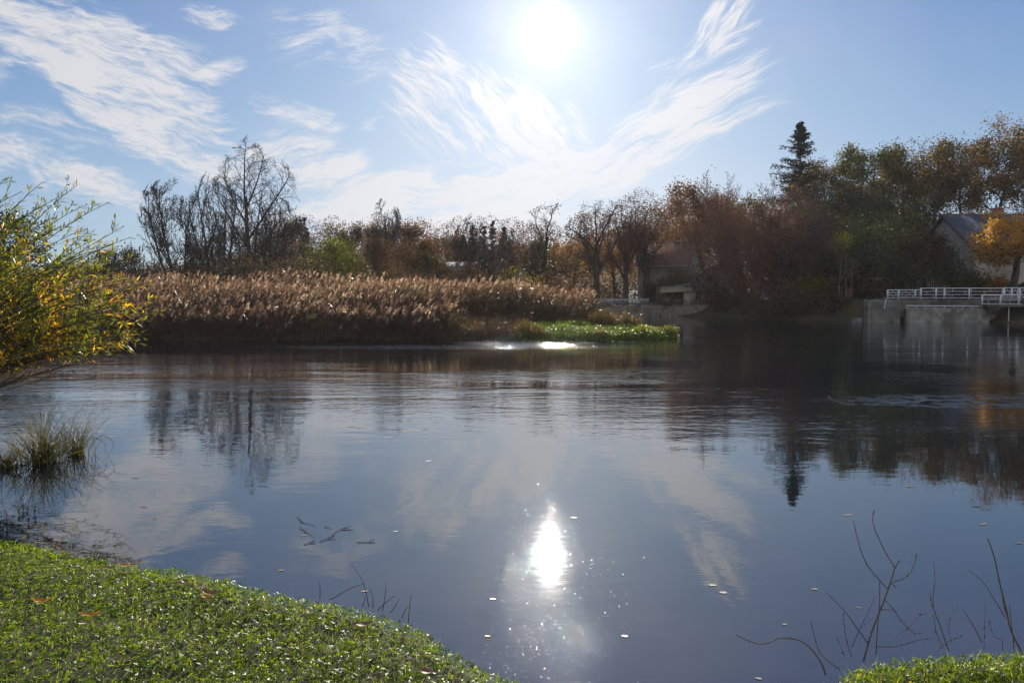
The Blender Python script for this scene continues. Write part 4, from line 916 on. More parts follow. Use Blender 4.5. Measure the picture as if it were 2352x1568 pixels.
for i, (px, top, lb) in enumerate([(1086, 512, 'leftmost pointed spruce behind the wide thin bare tree'), (1112, 516, 'second spruce, short and thin, behind the wide thin bare tree'), (1132, 505, 'tallest spruce of the row behind the wide thin bare tree'), (1158, 520, 'rightmost spruce of the row, next to the brick chimney'), (1062, 540, 'low spruce at the left end of the skyline row')]):
    conifer(lb, px, 118, top, 50, 403 + i, group=GP)
wood_tree('dark green tree looming behind the willow shrub at the left edge', 20, 62, 500, 190, 260, 8000, M_IVY, (1.1, 1.1, 1), None, 'woodland_tree', lower=.02, ls=(.18, .32), levels=[dict(OAKL[0], t0=.1)] + OAKL[1:])
wood_tree('dark low tree on the left horizon behind the shrub', 250, 98, 580, 130, 261, 6000, M_BRUSH, (.6, .7, .7), None, 'woodland_tree', lower=.02, levels=[dict(OAKL[0], t0=.1)] + OAKL[1:])

# shrubs along banks
def shrub(label, px, Y, top, wpx, seed, mat, color=None, n=2600, name='shrub', group=None, zb=None, ls=(.1, .2), bark=None):
    r = rs(seed); X = (px - CX) / F * Y; z0 = far_z(X, Y) - .1 if zb is None else zb; H = max(.3, W(px, top, Y)[2] - z0); Wd = wpx / F * Y
    t = thing(name, label, 'shrub', (X, Y, z0), group=group); ns = 26
    S = np.stack([r.uniform(-.25, .25, ns) * Wd, r.uniform(-.25, .25, ns) * Wd, np.zeros(ns)], 1); D = np.stack([S[:, 0] / Wd * 2.4 + r.normal(0, .2, ns), S[:, 1] / Wd * 2.4 + r.normal(0, .2, ns), np.ones(ns)], 1)
    g_ = grow(S, D, H * r.uniform(.7, 1.0, ns), np.full(ns, .025), [dict(n=5, wander=.1, taper=.4, kids=8, t0=.1, ang=45, lr=.5, shape=.4, rmin=.01), dict(n=4, wander=.15, taper=.4)], r); g_ = fit(g_, H, Wd)
    V, Fq = tubeset(g_, [4, 3]); link('branches', V, [Fq], bark or BARKD, t)
    c = g_[1][0][:, 1:].reshape(-1, 3); C = c[r.integers(0, len(c), n)] + r.normal(0, H * .06, (n, 3)); C[:, 2] = np.maximum(C[:, 2], 0)
    s = r.uniform(*ls, n); V, Fq = leafset(C, rnd_dirs(r, n), rnd_dirs(r, n), s, s * .55); o = link('leaves', V, [Fq], mat, t, fattr=r.beta(2, 2, n))
    if color: o.color = (*color, 1)
    return t
GSH = 'shrubs behind the reeds'
for i, (px, Y, top, wpx, mt, c, lb) in enumerate([
    (300, 66, 600, 150, M_BRUSH, (.6, .65, .6), 'dark low shrub at the left end of the reed bed top'), (400, 70, 598, 150, M_BRUSH, (.55, .6, .55), 'dark shrub below the fan shaped bare tree'),
    (500, 68, 580, 160, M_BRUSH, (.6, .65, .6), 'dark shrub left of the tallest bare tree base'), (610, 70, 575, 170, M_BRUSH, (.7, .75, .65), 'dark olive shrub right of the tallest bare tree base'),
    (700, 66, 590, 130, M_BRUSH, (.8, .85, .7), 'grey green shrub left of the yellow green bushy tree'), (850, 70, 605, 110, M_OLIVE, (.4, .35, .3), 'dull olive shrub right of the yellow green bushy tree'),
    (935, 68, 612, 110, M_BRUSH, (.9, .75, .6), 'brown shrub behind the middle of the reeds'), (1050, 66, 605, 110, M_BRUSH, (.9, .7, .6), 'brown shrub between the olive bush and the wide bare tree'),
    (1130, 64, 612, 120, M_BRUSH, (.7, .6, .55), 'dark shrub at the foot of the wide thin bare tree'), (1195, 62, 618, 80, M_YGREEN, (.6, .5, .4), 'bramble with yellow green leaves at the left of the gnarled tree'),
    (1265, 66, 625, 120, M_BRUSH, (1.1, .75, .6), 'reddish brown shrub at the foot of the gnarled tree'), (1330, 92, 640, 70, M_RUST, (.7, .6, .5), 'rusty shrub behind the reed tip beside the picket fence')]):
    shrub(lb, px, Y, top, wpx, 500 + i, mt, c, 4200, group=GSH, ls=(.12, .26))
GBK = 'shrubs on the right bank'
for i, (px, Y, top, wpx, mt, c, lb) in enumerate([
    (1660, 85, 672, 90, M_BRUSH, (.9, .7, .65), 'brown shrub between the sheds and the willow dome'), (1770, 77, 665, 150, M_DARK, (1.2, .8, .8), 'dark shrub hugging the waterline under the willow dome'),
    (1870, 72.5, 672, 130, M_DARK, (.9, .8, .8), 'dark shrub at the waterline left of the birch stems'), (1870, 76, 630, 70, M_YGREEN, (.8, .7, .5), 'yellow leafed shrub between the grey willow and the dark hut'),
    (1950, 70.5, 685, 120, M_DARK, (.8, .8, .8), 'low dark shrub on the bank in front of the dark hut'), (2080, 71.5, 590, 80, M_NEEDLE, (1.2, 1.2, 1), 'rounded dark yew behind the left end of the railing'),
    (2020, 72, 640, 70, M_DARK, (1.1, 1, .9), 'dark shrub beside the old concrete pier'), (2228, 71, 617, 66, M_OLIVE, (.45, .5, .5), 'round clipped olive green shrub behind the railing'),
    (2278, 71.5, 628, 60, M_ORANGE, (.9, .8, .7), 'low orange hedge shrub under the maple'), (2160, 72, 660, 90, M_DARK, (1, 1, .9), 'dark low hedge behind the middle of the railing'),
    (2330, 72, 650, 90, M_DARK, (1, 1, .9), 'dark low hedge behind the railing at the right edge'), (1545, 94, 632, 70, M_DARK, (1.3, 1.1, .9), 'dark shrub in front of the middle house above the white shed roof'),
    (1510, 96, 640, 60, M_OLIVE, (.6, .6, .5), 'olive leafed shrub left of the white shed roof'), (1560, 97, 607, 60, M_RUST, (1, .8, .7), 'small orange flecked tree like shrub against the pale gable')]):
    shrub(lb, px, Y, top, wpx, 530 + i, mt, c, 4200, group=GBK, ls=(.1, .22))
# birch stems on the right bank
for i, (px, top, lean, lb) in enumerate([(1923, 555, .0, 'leftmost thin birch stem on the right bank'), (1942, 575, -.01, 'middle thin pale birch stem on the right bank'), (1951, 590, .01, 'rightmost thin birch stem on the right bank')]):
    tree('birch_tree', lb, px, 70.5, top, 40, 560 + i, 1, 5, [dict(n=8, wander=.03, trop=.05, taper=.3, kids=12, t0=.4, ang=35, lr=.3, rr=.4, rmin=.012), dict(n=4, wander=.12, taper=.4, kids=3, ang=30, lr=.5, rmin=.01), dict(n=3, wander=.12)], .055, bark=BIRCH, split=1, group='birch stems on the right bank')

# far woods that read as one mass
def mass(name, label, pts, n, mat, seed, ls=(.35, .7), color=None):
    r = rs(seed); Cs = []
    per = n // len(pts)
    for (x, y, z, rad, hh) in pts:
        d = rnd_dirs(r, per); q = r.uniform(.75, 1.05, per)[:, None]; Cs.append(np.array([x, y, z]) + d * q * [rad, rad, hh] + r.normal(0, .35, (per, 3)))
    C = np.concatenate(Cs); s = r.uniform(*ls, len(C)); V, Fq = leafset(C, rnd_dirs(r, len(C)), rnd_dirs(r, len(C)), s, s * .65)
    o = link(name, V, [Fq], mat, fattr=np.clip(r.beta(2, 2, len(C)) + (vnoise(C[:, 0], C[:, 1], .12, seed) - .5) * .6, 0, 1))
    if color: o.color = (*color, 1)
    return tag(o, label, 'wood', kind='stuff')
r = rs(600); pts = []
for Yr in (150, 170, 195, 225):
    for x in np.arange(-130, 80, 6.5):
        xx = x + r.normal(0, 2); yy = Yr + r.normal(0, 6); z = far_z(xx, yy)
        px = CX + xx / yy * F
        if px < 620 or px > 1480: hgt = r.uniform(5.5, 8)
        else: hgt = r.uniform(7.5, 10.5)
        pts.append((xx, yy, z + hgt * .5, r.uniform(4, 5.5), hgt * .55))
mass('wood', 'far autumn wood closing the valley behind the middle trees', pts, 100000, M_BRUSH, 601, (.28, .6), (1.5, 1.05, .85))
pts = []
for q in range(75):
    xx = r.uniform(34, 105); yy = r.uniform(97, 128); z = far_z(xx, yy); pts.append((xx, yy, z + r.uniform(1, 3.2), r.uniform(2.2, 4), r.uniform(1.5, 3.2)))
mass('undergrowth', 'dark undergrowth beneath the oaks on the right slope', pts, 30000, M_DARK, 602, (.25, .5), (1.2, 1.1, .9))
pts = []
for q in range(120):
    xx = r.uniform(-50, 30); yy = r.uniform(98, 125); z = far_z(xx, yy); pts.append((xx, yy, z + .8, r.uniform(1.8, 3.4), r.uniform(1.0, 2.4)))
for q in range(60):
    xx = r.uniform(22, 44); yy = r.uniform(86, 104); z = far_z(xx, yy); pts.append((xx, yy, z + 1.2, r.uniform(1.8, 3.0), r.uniform(1.4, 3.0)))
mass('scrub', 'brown scrub filling the ground between the middle distance trees', pts, 34000, M_BRUSH, 603, (.22, .45), (.9, .8, .7))

# ------------------------------------------------------------------ buildings
M_SLATE = roughmat('slate_roof', (.045, .055, .085), (.075, .088, .125), 1.2, .8, .02, stretch=(1, 1, 3))
M_TILE = roughmat('brown_tile_roof', (.09, .05, .04), (.15, .085, .065), 1.5, .8, .03, stretch=(1, 1, 4))
M_REND = roughmat('pale_render', (.28, .265, .24), (.37, .35, .31), .8, .9, .01, c3=(.22, .205, .185))
M_RENDW = roughmat('white_render', (.5, .5, .5), (.62, .62, .6), .8, .9, .01)
M_CONC = roughmat('old_concrete', (.12, .118, .11), (.24, .235, .215), 1.3, .9, .03, c3=(.09, .085, .075))
M_CONCD = roughmat('dark_concrete', (.08, .08, .075), (.15, .145, .13), 1.0, .95, .04, c3=(.05, .05, .045))
M_STONE = roughmat('rubble_stone', (.13, .12, .10), (.26, .235, .2), 3.5, .95, .06, c3=(.08, .08, .06))
M_WOODD = roughmat('dark_boards', (.05, .035, .03), (.09, .065, .05), 2, .85, .02, stretch=(6, 6, .4))
M_WHITE = roughmat('white_paint', (.36, .39, .44), (.52, .55, .58), 5, .5, 0, spec=.5)
M_SHEET = colmat('white_sheet_roof', (.8, .78, .7), .75)
M_BRICK = roughmat('brick', (.18, .07, .05), (.28, .12, .08), 8, .9, .01)
M_DARKIN = roughmat('dark_glass', (.012, .014, .018), (.03, .032, .04), 1, .15, 0, spec=.6)
M_METAL = roughmat('grey_metal', (.25, .26, .28), (.4, .41, .43), 4, .45, 0, metal=.6)

def gable_house(name, label, ox, oy, oz, rot, L, Dp, He, Hr, wallm, roofm, over=.45, chimney=None, windows=(), door=None, seams=False, attic=None, sky=None, trim=None):
    """ridge along local x, length L, depth Dp"""
    t = thing(name, label, 'house', (ox, oy, oz), rot)
    hx, hy = L / 2, Dp / 2; mb = MB()
    V = [(-hx, -hy, -1.5), (hx, -hy, -1.5), (hx, hy, -1.5), (-hx, hy, -1.5), (-hx, -hy, He), (hx, -hy, He), (hx, hy, He), (-hx, hy, He), (-hx, 0, Hr), (hx, 0, Hr)]
    mb.add(V, [(0, 1, 5, 4), (2, 3, 7, 6)]); mb.add(V, [(3, 0, 4, 8, 7), (1, 2, 6, 9, 5)]); mb.build('wall', wallm, t)
    sl = (Hr - He) / hy; e = over; th = .14; rb = MB()
    for s in (-1, 1):
        q = [(-hx - e, s * (hy + e), He - sl * e + .02), (hx + e, s * (hy + e), He - sl * e + .02), (hx + e, 0, Hr + .02), (-hx - e, 0, Hr + .02)]
        V = q + [(a, b_, c + th) for a, b_, c in q]; Fc = [(0, 1, 2, 3), (4, 5, 6, 7), (0, 1, 5, 4), (1, 2, 6, 5), (2, 3, 7, 6), (3, 0, 4, 7)]
        rb.add(V, Fc)
    ro = rb.build('roof', roofm, t)
    rc = MB(); rc.tube(np.array([(-hx - e, 0, Hr + .15), (hx + e, 0, Hr + .15)]), [.13, .13], 8); rc.build('ridge_cap', trim or M_TILE, ro)
    gt = MB(); gt.tube(np.array([(-hx - e, -hy - e - .06, He - sl * e + .03), (hx + e, -hy - e - .06, He - sl * e + .03)]), [.07, .07], 8); gt.build('gutter', M_METAL, ro)
    bb = MB()
    for sx in (-1, 1):
        for s in (-1, 1):
            a = np.array([sx * (hx + e + .03), s * (hy + e), He - sl * e]); c = np.array([sx * (hx + e + .03), 0, Hr]); V = []
            for q in (a, c):
                V += [q + [-.02, 0, -.12], q + [.02, 0, -.12], q + [.02, 0, .17], q + [-.02, 0, .17]]
            bb.add(V, [(0, 1, 5, 4), (1, 2, 6, 5), (2, 3, 7, 6), (3, 0, 4, 7), (0, 3, 2, 1), (4, 5, 6, 7)])
    bb.build('barge_board', M_WOODD, ro)
    if seams:
        sm = MB(); x = -hx + L * .28; sm.tube(np.array([(x - .6, -.1, Hr + .2), (x + .9, -hy - e, He - sl * e + .2)]), [.05, .05], 5); sm.build('seam_strip', M_METAL, ro)
    if chimney:
        cb = MB(); cx_, w_, h_ = chimney; cb.box(cx_ - w_, cx_ + w_, -.35, .35, Hr - .8, Hr + h_); cb.box(cx_ - w_ - .07, cx_ + w_ + .07, -.42, .42, Hr + h_, Hr + h_ + .12)
        c = cb.build('chimney', M_BRICK, ro); pt = MB()
        for q in (-.4, .4): pt.tube(np.array([(cx_ + q * w_, 0, Hr + h_ + .1), (cx_ + q * w_, 0, Hr + h_ + .45)]), [.12, .09], 8)
        pt.build('chimney_pot', M_TILE, ro)
    if sky:
        sb = MB(); x, f_, ww, hh = sky
        y0 = -hy * (1 - f_); z0 = Hr + sl * y0; y1 = y0 + hh * .8; z1 = Hr + sl * y1
        V = [(x - ww, y0, z0 + .2), (x + ww, y0, z0 + .2), (x + ww, y1, z1 + .2), (x - ww, y1, z1 + .2), (x - ww, y0, z0 + .1), (x + ww, y0, z0 + .1), (x + ww, y1, z1 + .1), (x - ww, y1, z1 + .1)]
        sb.add(V, [(0, 1, 2, 3), (0, 1, 5, 4), (1, 2, 6, 5), (2, 3, 7, 6), (3, 0, 4, 7)]); sb.build('roof_window', M_WHITE, ro)
    for (face, a, z, ww, hh) in windows:
        wf = MB(); gl_ = MB(); f_ = .07
        def bx(mb_, a0, a1, z0, z1, o0, o1):
            if face == 'f': mb_.box(a0, a1, -hy - o1, -hy - o0, z0, z1)
            elif face == 'l': mb_.box(-hx - o1, -hx - o0, a0, a1, z0, z1)
            else: mb_.box(hx + o0, hx + o1, a0, a1, z0, z1)
        for q in ((a - ww, a - ww + f_, z, z + hh), (a + ww - f_, a + ww, z, z + hh), (a - ww + f_, a + ww - f_, z, z + f_), (a - ww + f_, a + ww - f_, z + hh - f_, z + hh), (a - f_ / 2, a + f_ / 2, z + f_, z + hh - f_)): bx(wf, *q, .002, .06)
        bx(gl_, a - ww + f_, a - f_ / 2, z + f_, z + hh - f_, .004, .02); bx(gl_, a + f_ / 2, a + ww - f_, z + f_, z + hh - f_, .004, .02)
        wi = wf.build('window', M_WHITE, t); gl_.build('pane', M_DARKIN, wi); sg = MB(); bx(sg, a - ww - .08, a + ww + .08, z - .08, z - .005, .002, .14); sg.build('sill', M_CONC, wi)
    return t
# slate roofed house on the right
gable_house('slate_roof_house', 'pale gabled house with a dark blue slate roof behind the garden at right', 46.8 + 8.0, 83.5, 2.0, 0, 16, 11, 5.3, 8.9, M_REND, M_SLATE, chimney=(-2.4, .45, .75), seams=True,
            windows=[('f', -5.5, 1.0, .55, 1.3), ('f', -1.5, 1.0, .55, 1.3), ('f', 3.0, 1.0, .55, 1.3), ('l', -2.6, 3.6, .45, 1.1), ('l', 2.4, .9, .45, 1.2), ('l', -2.6, .9, .45, 1.2)])
p = W(1545, 600, 100)
gable_house('gabled_house', 'brown roofed house with a pale gable behind the white roofed shed', p[0] - .2, 101, far_z(p[0], 100) , math.radians(-32), 6.5, 5.6, W(1545, 606, 100)[2] - far_z(p[0], 100), W(1545, 558, 100)[2] - far_z(p[0], 100), M_REND, M_TILE, sky=(-1.5, .35, .4, 1.0), windows=[('f', -2.2, .8, .5, 1.2), ('f', 1.6, .8, .5, 1.2), ('r', 0, 3.4, .4, 1.0)])
p = W(1195, 600, 112); zz = far_z(p[0], 112)
gable_house('red_roof_house', 'house with a dim red brown roof and tall brick chimney behind the spruces', p[0] + 1.0, 112, zz, math.radians(6), 9, 7, W(1195, 612, 112)[2] - zz, W(1195, 572, 112)[2] - zz, M_REND, M_TILE, chimney=(-3.6, .5, 1.3), windows=[('f', -2, .8, .5, 1.2), ('f', 2, .8, .5, 1.2)])
p = W(1040, 610, 118); zz = far_z(p[0], 118)
gable_house('grey_roof_cottage', 'low cottage with a long grey roof beneath the white spire', p[0], 116, zz, 0, 8, 6, W(1040, 620, 116)[2] - zz, W(1040, 604, 116)[2] - zz, M_CONCD, M_SLATE, windows=[('f', -2, .6, .5, 1.0), ('f', 2, .6, .5, 1.0)])
p = W(690, 610, 110)
# spire
p = W(1018, 600, 124); z0 = far_z(p[0], 124); H = W(1018, 574, 124)[2] - z0; t = thing('church_spire', 'thin white pointed spire above the cottage roofs in the middle distance', 'spire', (p[0], 124, z0))
mb = MB(); mb.box(-.8, .8, -.8, .8, -.5, H - 3.4); mb.build('tower', M_RENDW, t)
mb = MB(); mb.tube(np.array([(0, 0, H - 3.4), (0, 0, H)]), [.85, .04], 8); so_ = mb.build('spire_roof', M_RENDW, t)
mb = MB(); mb.bar((0, 0, H), (0, 0, H + .7), .03); mb.bar((-.2, 0, H + .45), (.2, 0, H + .45), .03); mb.build('cross', M_METAL, so_)

# white roofed shed
YS = 90.5
def WX(px, Y): return (px - CX) / F * Y
def WZ(py, Y): return W(CX, py, Y)[2]
zf = WZ(703, YS); x0, x1 = WX(1515, YS), WX(1594, YS)
t = thing('open_shed', 'open lean-to shed with a bright white sheet roof on the far waterside', 'shed', (x0, YS, zf))
w_ = x1 - x0; mb = MB(); h0, h1 = WZ(672, YS) - zf, WZ(664, YS) - zf
V = [(-.2, -1.2, h0), (w_ * .93, -1.2, h0 + .15), (w_ + .1, 2.2, h1 + .75), (.6, 2.2, h1 + .3)]; V += [(a, b_, c + .06) for a, b_, c in V]
mb.add(V, [(0, 3, 2, 1), (4, 5, 6, 7), (0, 1, 5, 4), (1, 2, 6, 5), (2, 3, 7, 6), (3, 0, 4, 7)]); mb.build('roof', M_SHEET, t)
for q in (.15, w_ * .33, w_ * .62): mb = MB(); mb.bar((q, -1.0, 0), (q, -1.0, h0 + .02), .05, 6); mb.build('post', M_WOODD, t)
mb = MB(); mb.box(w_ * .62 + .1, w_ - .05, -.9, -.8, 0, h0 + .05); mb.build('side_wall', M_REND, t)
mb = MB(); mb.box(0, w_, 2.0, 2.1, -.3, h1 + .3); mb.build('back_wall', M_WOODD, t)
mb = MB(); mb.box(.15, w_ * .3, -1.05, -1.0, .1, 1.0); mb.box(w_ * .36, w_ * .6, -1.05, -1.0, .1, .85); mb.build('fence_panel', M_WOODD, t)
# second shed
YS2 = 90.0; zf = WZ(703, YS2); x0 = WX(1600, YS2); w_ = WX(1662, YS2) - x0
t = thing('waterside_shed', 'dark shed with a brown pitched roof right of the white roofed one', 'shed', (x0, YS2, zf)); h0 = WZ(668, YS2) - zf; h1 = WZ(648, YS2) - zf
mb = MB(); mb.box(0, w_, 0, 3, -.3, h0); mb.build('wall', M_WOODD, t)
mb = MB(); V = [(-.25, -.4, h0 - .05), (w_ + .2, -.4, h0 - .05), (w_ + .1, 1.5, h1), (-.1, 1.5, h1), (-.25, 3.3, h0), (w_ + .2, 3.3, h0)]; V += [(a, b_, c + .1) for a, b_, c in V]
mb.add(V, [(0, 1, 2, 3), (3, 2, 5, 4), (6, 7, 8, 9), (9, 8, 11, 10), (0, 1, 7, 6), (1, 2, 8, 7), (2, 5, 11, 8), (0, 3, 9, 6), (3, 4, 10, 9)]); mb.build('roof', M_TILE, t)
mb = MB(); mb.box(w_ * .15, w_ * .33, -.04, -.005, 0, h0 * .85); mb.build('door', M_STONE, t)
mb = MB(); mb.box(w_ * .55, w_ * .8, -.04, -.005, h0 * .35, h0 * .8); wi = mb.build('window', M_WHITE, t); mb = MB(); mb.box(w_ * .57, w_ * .78, -.06, -.045, h0 * .4, h0 * .75); mb.build('pane', M_DARKIN, wi)
# walls
def wall(label, xa, ya, xb, yb, z0, z1, th, mat, name='stone_wall', cope=None, seed=0, batter=0.0, rough=.04):
    r = rs(seed); a = np.array([xa, ya]); b_ = np.array([xb, yb]); L = np.linalg.norm(b_ - a); d = (b_ - a) / L; nrm = np.array([d[1], -d[0]])
    if nrm[1] > 0: nrm = -nrm
    nx = max(2, int(L / .35)); nz = max(3, int((z1 - z0) / .25)); t = thing(name, label, 'wall', (xa, ya, z0))
    us = np.linspace(0, L, nx + 1); zs = np.linspace(0, z1 - z0, nz + 1); V = []
    for side in (0, 1):
        for u in us:
            for q, z in enumerate(zs):
                off = (0 if side == 0 else -th) + (r.normal(0, rough) + batter * (1 - z / (z1 - z0)) if side == 0 else 0)
                p2 = d * u + nrm * off; V.append((p2[0], p2[1], z + (r.normal(0, rough) if q == nz else 0)))
    m1 = nz + 1; Fc = []; o_ = (nx + 1) * m1
    for i in range(nx):
        for j in range(nz):
            k = i * m1 + j; Fc.append((k, k + m1, k + m1 + 1, k + 1)); Fc.append((o_ + k, o_ + k + 1, o_ + k + m1 + 1, o_ + k + m1))
        k = i * m1 + nz; Fc.append((k, k + m1, o_ + k + m1, o_ + k))
    for i in (0, nx):
        for j in range(nz): k = i * m1 + j; Fc.append((k, k + 1, o_ + k + 1, o_ + k))
    mb = MB(); mb.add(V, Fc); mb.build('face', mat, t)
    if cope:
        mb = MB(); c0 = nrm * (cope + .0) ; c1 = -nrm * (th + cope); zz = z1 - z0 + rough
        P = [c0, c0 + d * L, c1 + d * L, c1]; V = [(q[0], q[1], zz + .01) for q in P] + [(q[0], q[1], zz + .12) for q in P]
        mb.add(V, [(0, 3, 2, 1), (4, 5, 6, 7), (0, 1, 5, 4), (1, 2, 6, 5), (2, 3, 7, 6), (3, 0, 4, 7)]); mb.build('coping', M_CONC, t)
    return t
wall('long low stone wall under the picket fence on the far bank', WX(1335, 92.5), 92.7, WX(1492, 92), 92.2, -.3, WZ(699, 92.5), .4, M_STONE, cope=.04, seed=1)
wall('rubble quay wall under the white roofed shed', WX(1493, 91), 91.3, WX(1660, 84), 86.5, -.3, WZ(702, 90), .5, M_STONE, name='quay_wall', cope=.05, seed=2)
wall('dark stone bank wall beneath the willow dome', WX(1660, 84), 86.0, WX(1800, 76), 77.6, -.3, .8, .4, M_CONCD, name='bank_wall', seed=3)
YR = 66.3
wall('rough leaning concrete wall left of the main retaining wall', WX(1988, YR), YR + .25, WX(2066, YR), YR, -.3, WZ(688, YR), .5, M_CONCD, name='retaining_wall', seed=4, rough=.07, batter=.3)
wall('main pale retaining wall with stained render above the waterline', WX(2078, YR), YR - .35, WX(2262, YR), YR - .5, -.15, WZ(706, YR), .5, M_CONC, name='retaining_wall', seed=5, rough=.02, batter=.15)
wall('dark upper retaining wall carrying the white railing', WX(2036, YR), YR + .55, WX(2420, YR), YR + .45, .4, WZ(687, YR), .3, M_CONCD, name='upper_wall', cope=.05, seed=6, rough=.02)
wall('low pale concrete footing in the shadow at the right edge', WX(2266, YR), YR + .3, WX(2480, YR), YR + .1, -.15, WZ(722, YR), .5, M_CONC, name='footing_wall', seed=7, rough=.05, batter=.3)
# dark jetty deck at right
t = thing('landing_deck', 'dark landing deck jutting out under the lower railing at the right edge', 'deck', (WX(2254, 65.6), 65.6, WZ(699, 65.6)))
mb = MB(); mb.box(0, 9, -1.1, .6, -.22, 0); mb.build('deck_slab', M_CONCD, t)
for q in (1.8, 5.0, 8.0): mb = MB(); mb.bar((q, -.8, -1.6), (q, -.8, -.22), .05, 6); mb.build('support_post', M_METAL, t)
# stone steps left
t = thing('landing_steps', 'low concrete landing steps at the waterline left of the concrete wall', 'steps', (WX(1955, 68), 67.6, 0))
for i, (a, b_, z) in enumerate([(0, 2.3, .16), (.3, 2.2, .34)]): mb = MB(); mb.box(a, b_, -.3 + i * .35, .6, -.3, z); mb.build('step', M_CONC, t)
t = thing('mooring_post', 'pale weathered mooring post at the left end of the concrete wall', 'post', (WX(1990, 66.6), 66.2, 0))
mb = MB(); mb.tube(np.array([(0, 0, -.4), (.03, 0, 1.2), (0, 0, WZ(693, 66.2))]), [.11, .1, .09], 8); mb.build('pole', M_CONC, t)
mb = MB(); mb.box(-.14, .14, -.14, .14, WZ(693, 66.2), WZ(693, 66.2) + .08); mb.build('cap', M_CONCD, t)
# handrail along the ledge
def px_w(px, py, Y): return np.array([WX(px, Y), Y, WZ(py, Y)])
YL = 65.75; t = thing('ledge_rail', 'thin white rail running along the top of the pale retaining wall', 'railing', px_w(2081, 702, YL)); o0 = px_w(2081, 702, YL)
mb = MB(); mb.bar((0, 0, 0), px_w(2255, 703, YL) - o0, .045, 6); mb.build('top_rail', M_WHITE, t)
for q in np.linspace(0, 1, 9): a = (px_w(2255, 703, YL) - o0) * q; mb = MB(); mb.bar(a, a - [0, 0, .25], .03, 5); mb.build('bracket', M_WHITE, t)
# main white railing: panels of staggered bars
def panel_rail(label, x0p, x1p, ytop, ybot, Y, posts, rows=4, name='railing', step=.9, seed=0, topthick=.045, group=None):
    xa, xb = WX(x0p, Y), WX(x1p, Y); zt, zb_ = WZ(ytop, Y), WZ(ybot, Y); H = zt - zb_; t = thing(name, label, 'railing', (xa, Y, zb_), group=group); L = xb - xa
    for k in range(rows):
        z = H - (H - .05) * k / (rows - 1); mb = MB(); mb.bar((0, 0, z), (L, 0, z), topthick if k == 0 else .028, 6); mb.build('rail', M_WHITE, t)
    mb = MB(); mb2 = MB()
    for k in range(rows - 1):
        z1 = H - (H - .05) * k / (rows - 1); z0 = H - (H - .05) * (k + 1) / (rows - 1); x = step * (.5 if k % 2 else 1.0)
        while x < L - .1: mb.bar((x, 0, z0 + .02), (x, 0, z1 - .02), .02, 5); x += step * 1.5 if step > .6 else step
    mb.build('spindle', M_WHITE, t)
    for pp in posts: x = WX(pp, Y) - xa; mb = MB(); mb.box(x - .06, x + .06, -.05, .05, -.08, H + .02); mb.build('post', M_WHITE, t)
    return t
GR = 'white railings on the terrace'
panel_rail('left end section of the white terrace railing, slightly lower than the next', 2036, 2062, 666, 685, 66.7, [2037, 2062], step=.5, group=GR)
panel_rail('dim recessed railing section between the left end and the main white run', 2063, 2112, 666, 684, 67.6, [2100], step=.6, group=GR)
panel_rail('main long white railing run above the retaining wall', 2112, 2302, 662, 685, 66.2, [2113, 2148, 2167, 2224, 2301], step=1.1, group=GR)
panel_rail('white gate like railing section with close spindles right of the main run', 2303, 2337, 661, 684, 66.2, [2304, 2321, 2336], step=.32, group=GR)
panel_rail('white railing section cut by the right frame edge', 2339, 2400, 661, 684, 66.1, [2340, 2372, 2399], step=.32, group=GR)
panel_rail('lower two bar railing guarding the landing deck', 2253, 2345, 678, 699, 65.0, [2254, 2296, 2338], rows=3, step=1.2, group=GR)
mb = MB(); a = px_w(2034, 687, 66.0); mb.bar((0, 0, 0), px_w(2030, 709, 66.0) - a, .04, 6); tag(mb.build('drain_pipe', M_WHITE, loc=a), 'short white pipe slanting down the leaning concrete wall', 'pipe')
# picket fence on the far bank
Y = 92.3; xa, xb = WX(1343, Y), WX(1488, Y); zb_ = WZ(699, Y); t = thing('picket_fence', 'grey slatted picket fence on top of the far bank stone wall', 'fence', (xa, Y, zb_)); L = xb - xa
mb = MB()
for x in np.arange(.05, L, .16): mb.box(x, x + .09, -.02, .0, .08, .72)
mb.build('pickets', M_METAL, t)
mb = MB(); mb.box(0, L, .002, .05, .18, .25); mb.box(0, L, .002, .05, .55, .62); mb.build('rails', M_METAL, t)
for q in np.linspace(0, L, 6): mb = MB(); mb.box(q - .05, q + .05, .052, .15, -.1, .8); mb.build('post', M_CONC, t)
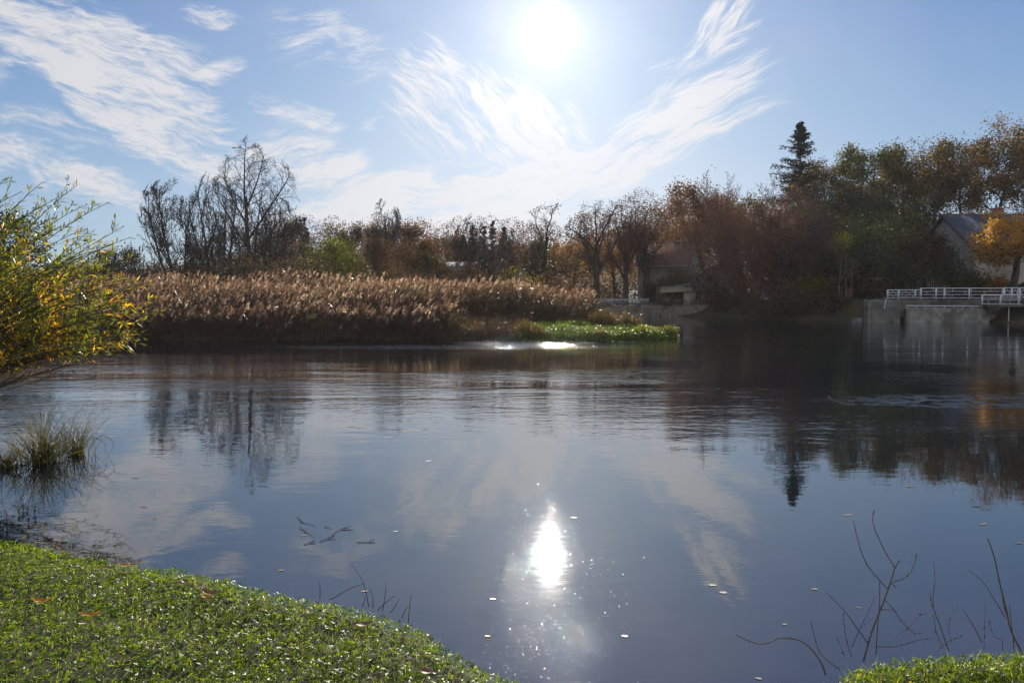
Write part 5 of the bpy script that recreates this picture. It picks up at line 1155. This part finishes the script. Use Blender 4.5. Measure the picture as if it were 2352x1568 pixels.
# dark hut and pale hut on the right bank
Yh = 75.5; zf = 2.0; x0, x1 = WX(1908, Yh), WX(1990, Yh); t = thing('garden_hut', 'dark timber garden hut half hidden by the birch stems', 'hut', (x0, Yh, zf)); w_ = x1 - x0; h_ = WZ(648, Yh) - zf
mb = MB(); mb.box(0, w_, 0, 2.6, -.4, h_); mb.build('wall', M_WOODD, t)
mb = MB(); V = [(-.3, -.4, h_ - .05), (w_ + .3, -.4, h_ - .05), (w_ * .5 + .8, 1.3, h_ + .75), (w_ * .5 - .8, 1.3, h_ + .75), (-.3, 3.0, h_ - .05), (w_ + .3, 3.0, h_ - .05)]; mb.add(V, [(0, 1, 2, 3), (4, 5, 2, 3), (0, 4, 5, 1)]); mb.add(V, [(0, 3, 4), (1, 5, 2)]); mb.build('roof', M_TILE, t)
mb = MB(); mb.box(w_ * .4, w_ * .4 + .9, -.05, -.005, 0, 1.0); mb.build('door', M_BRICK, t)
Yh = 78; x0, x1 = WX(2002, Yh), WX(2026, Yh); t = thing('lit_hut', 'small cream hut with a sunlit wall among the dark trees', 'hut', (x0, Yh, 2.2)); w_ = x1 - x0; h_ = WZ(640, Yh) - 2.2
mb = MB(); mb.box(0, w_, 0, 1.6, -.5, h_); mb.build('wall', M_RENDW, t); mb = MB(); mb.box(-.2, w_ + .2, -.3, 1.9, h_, h_ + .1); mb.build('roof', M_SHEET, t); mb = MB(); mb.box(w_ * .55, w_ * .95, -.05, -.005, -.3, h_ * .8); mb.build('door', M_ORANGE and M_WOODD, t)

# ------------------------------------------------------------------ air
hm, b = mat_new('haze_air')
vp = b.n('ShaderNodeVolumePrincipled'); vp.inputs['Color'].default_value = (.88, .86, .9, 1); vp.inputs['Density'].default_value = HAZE; vp.inputs['Anisotropy'].default_value = .35  # haze added to lift dark tones, standing in for lens veil
ho = b.n('ShaderNodeOutputMaterial'); b.l(vp.outputs[0], ho.inputs['Volume'])
mb = MB(); mb.box(-210, 230, -20, 428, -2, 45)
if HAZE > 0: tag(mb.build('haze', hm), kind='stuff', label='thin haze added over the river valley to lift the dark tones', cat='haze')
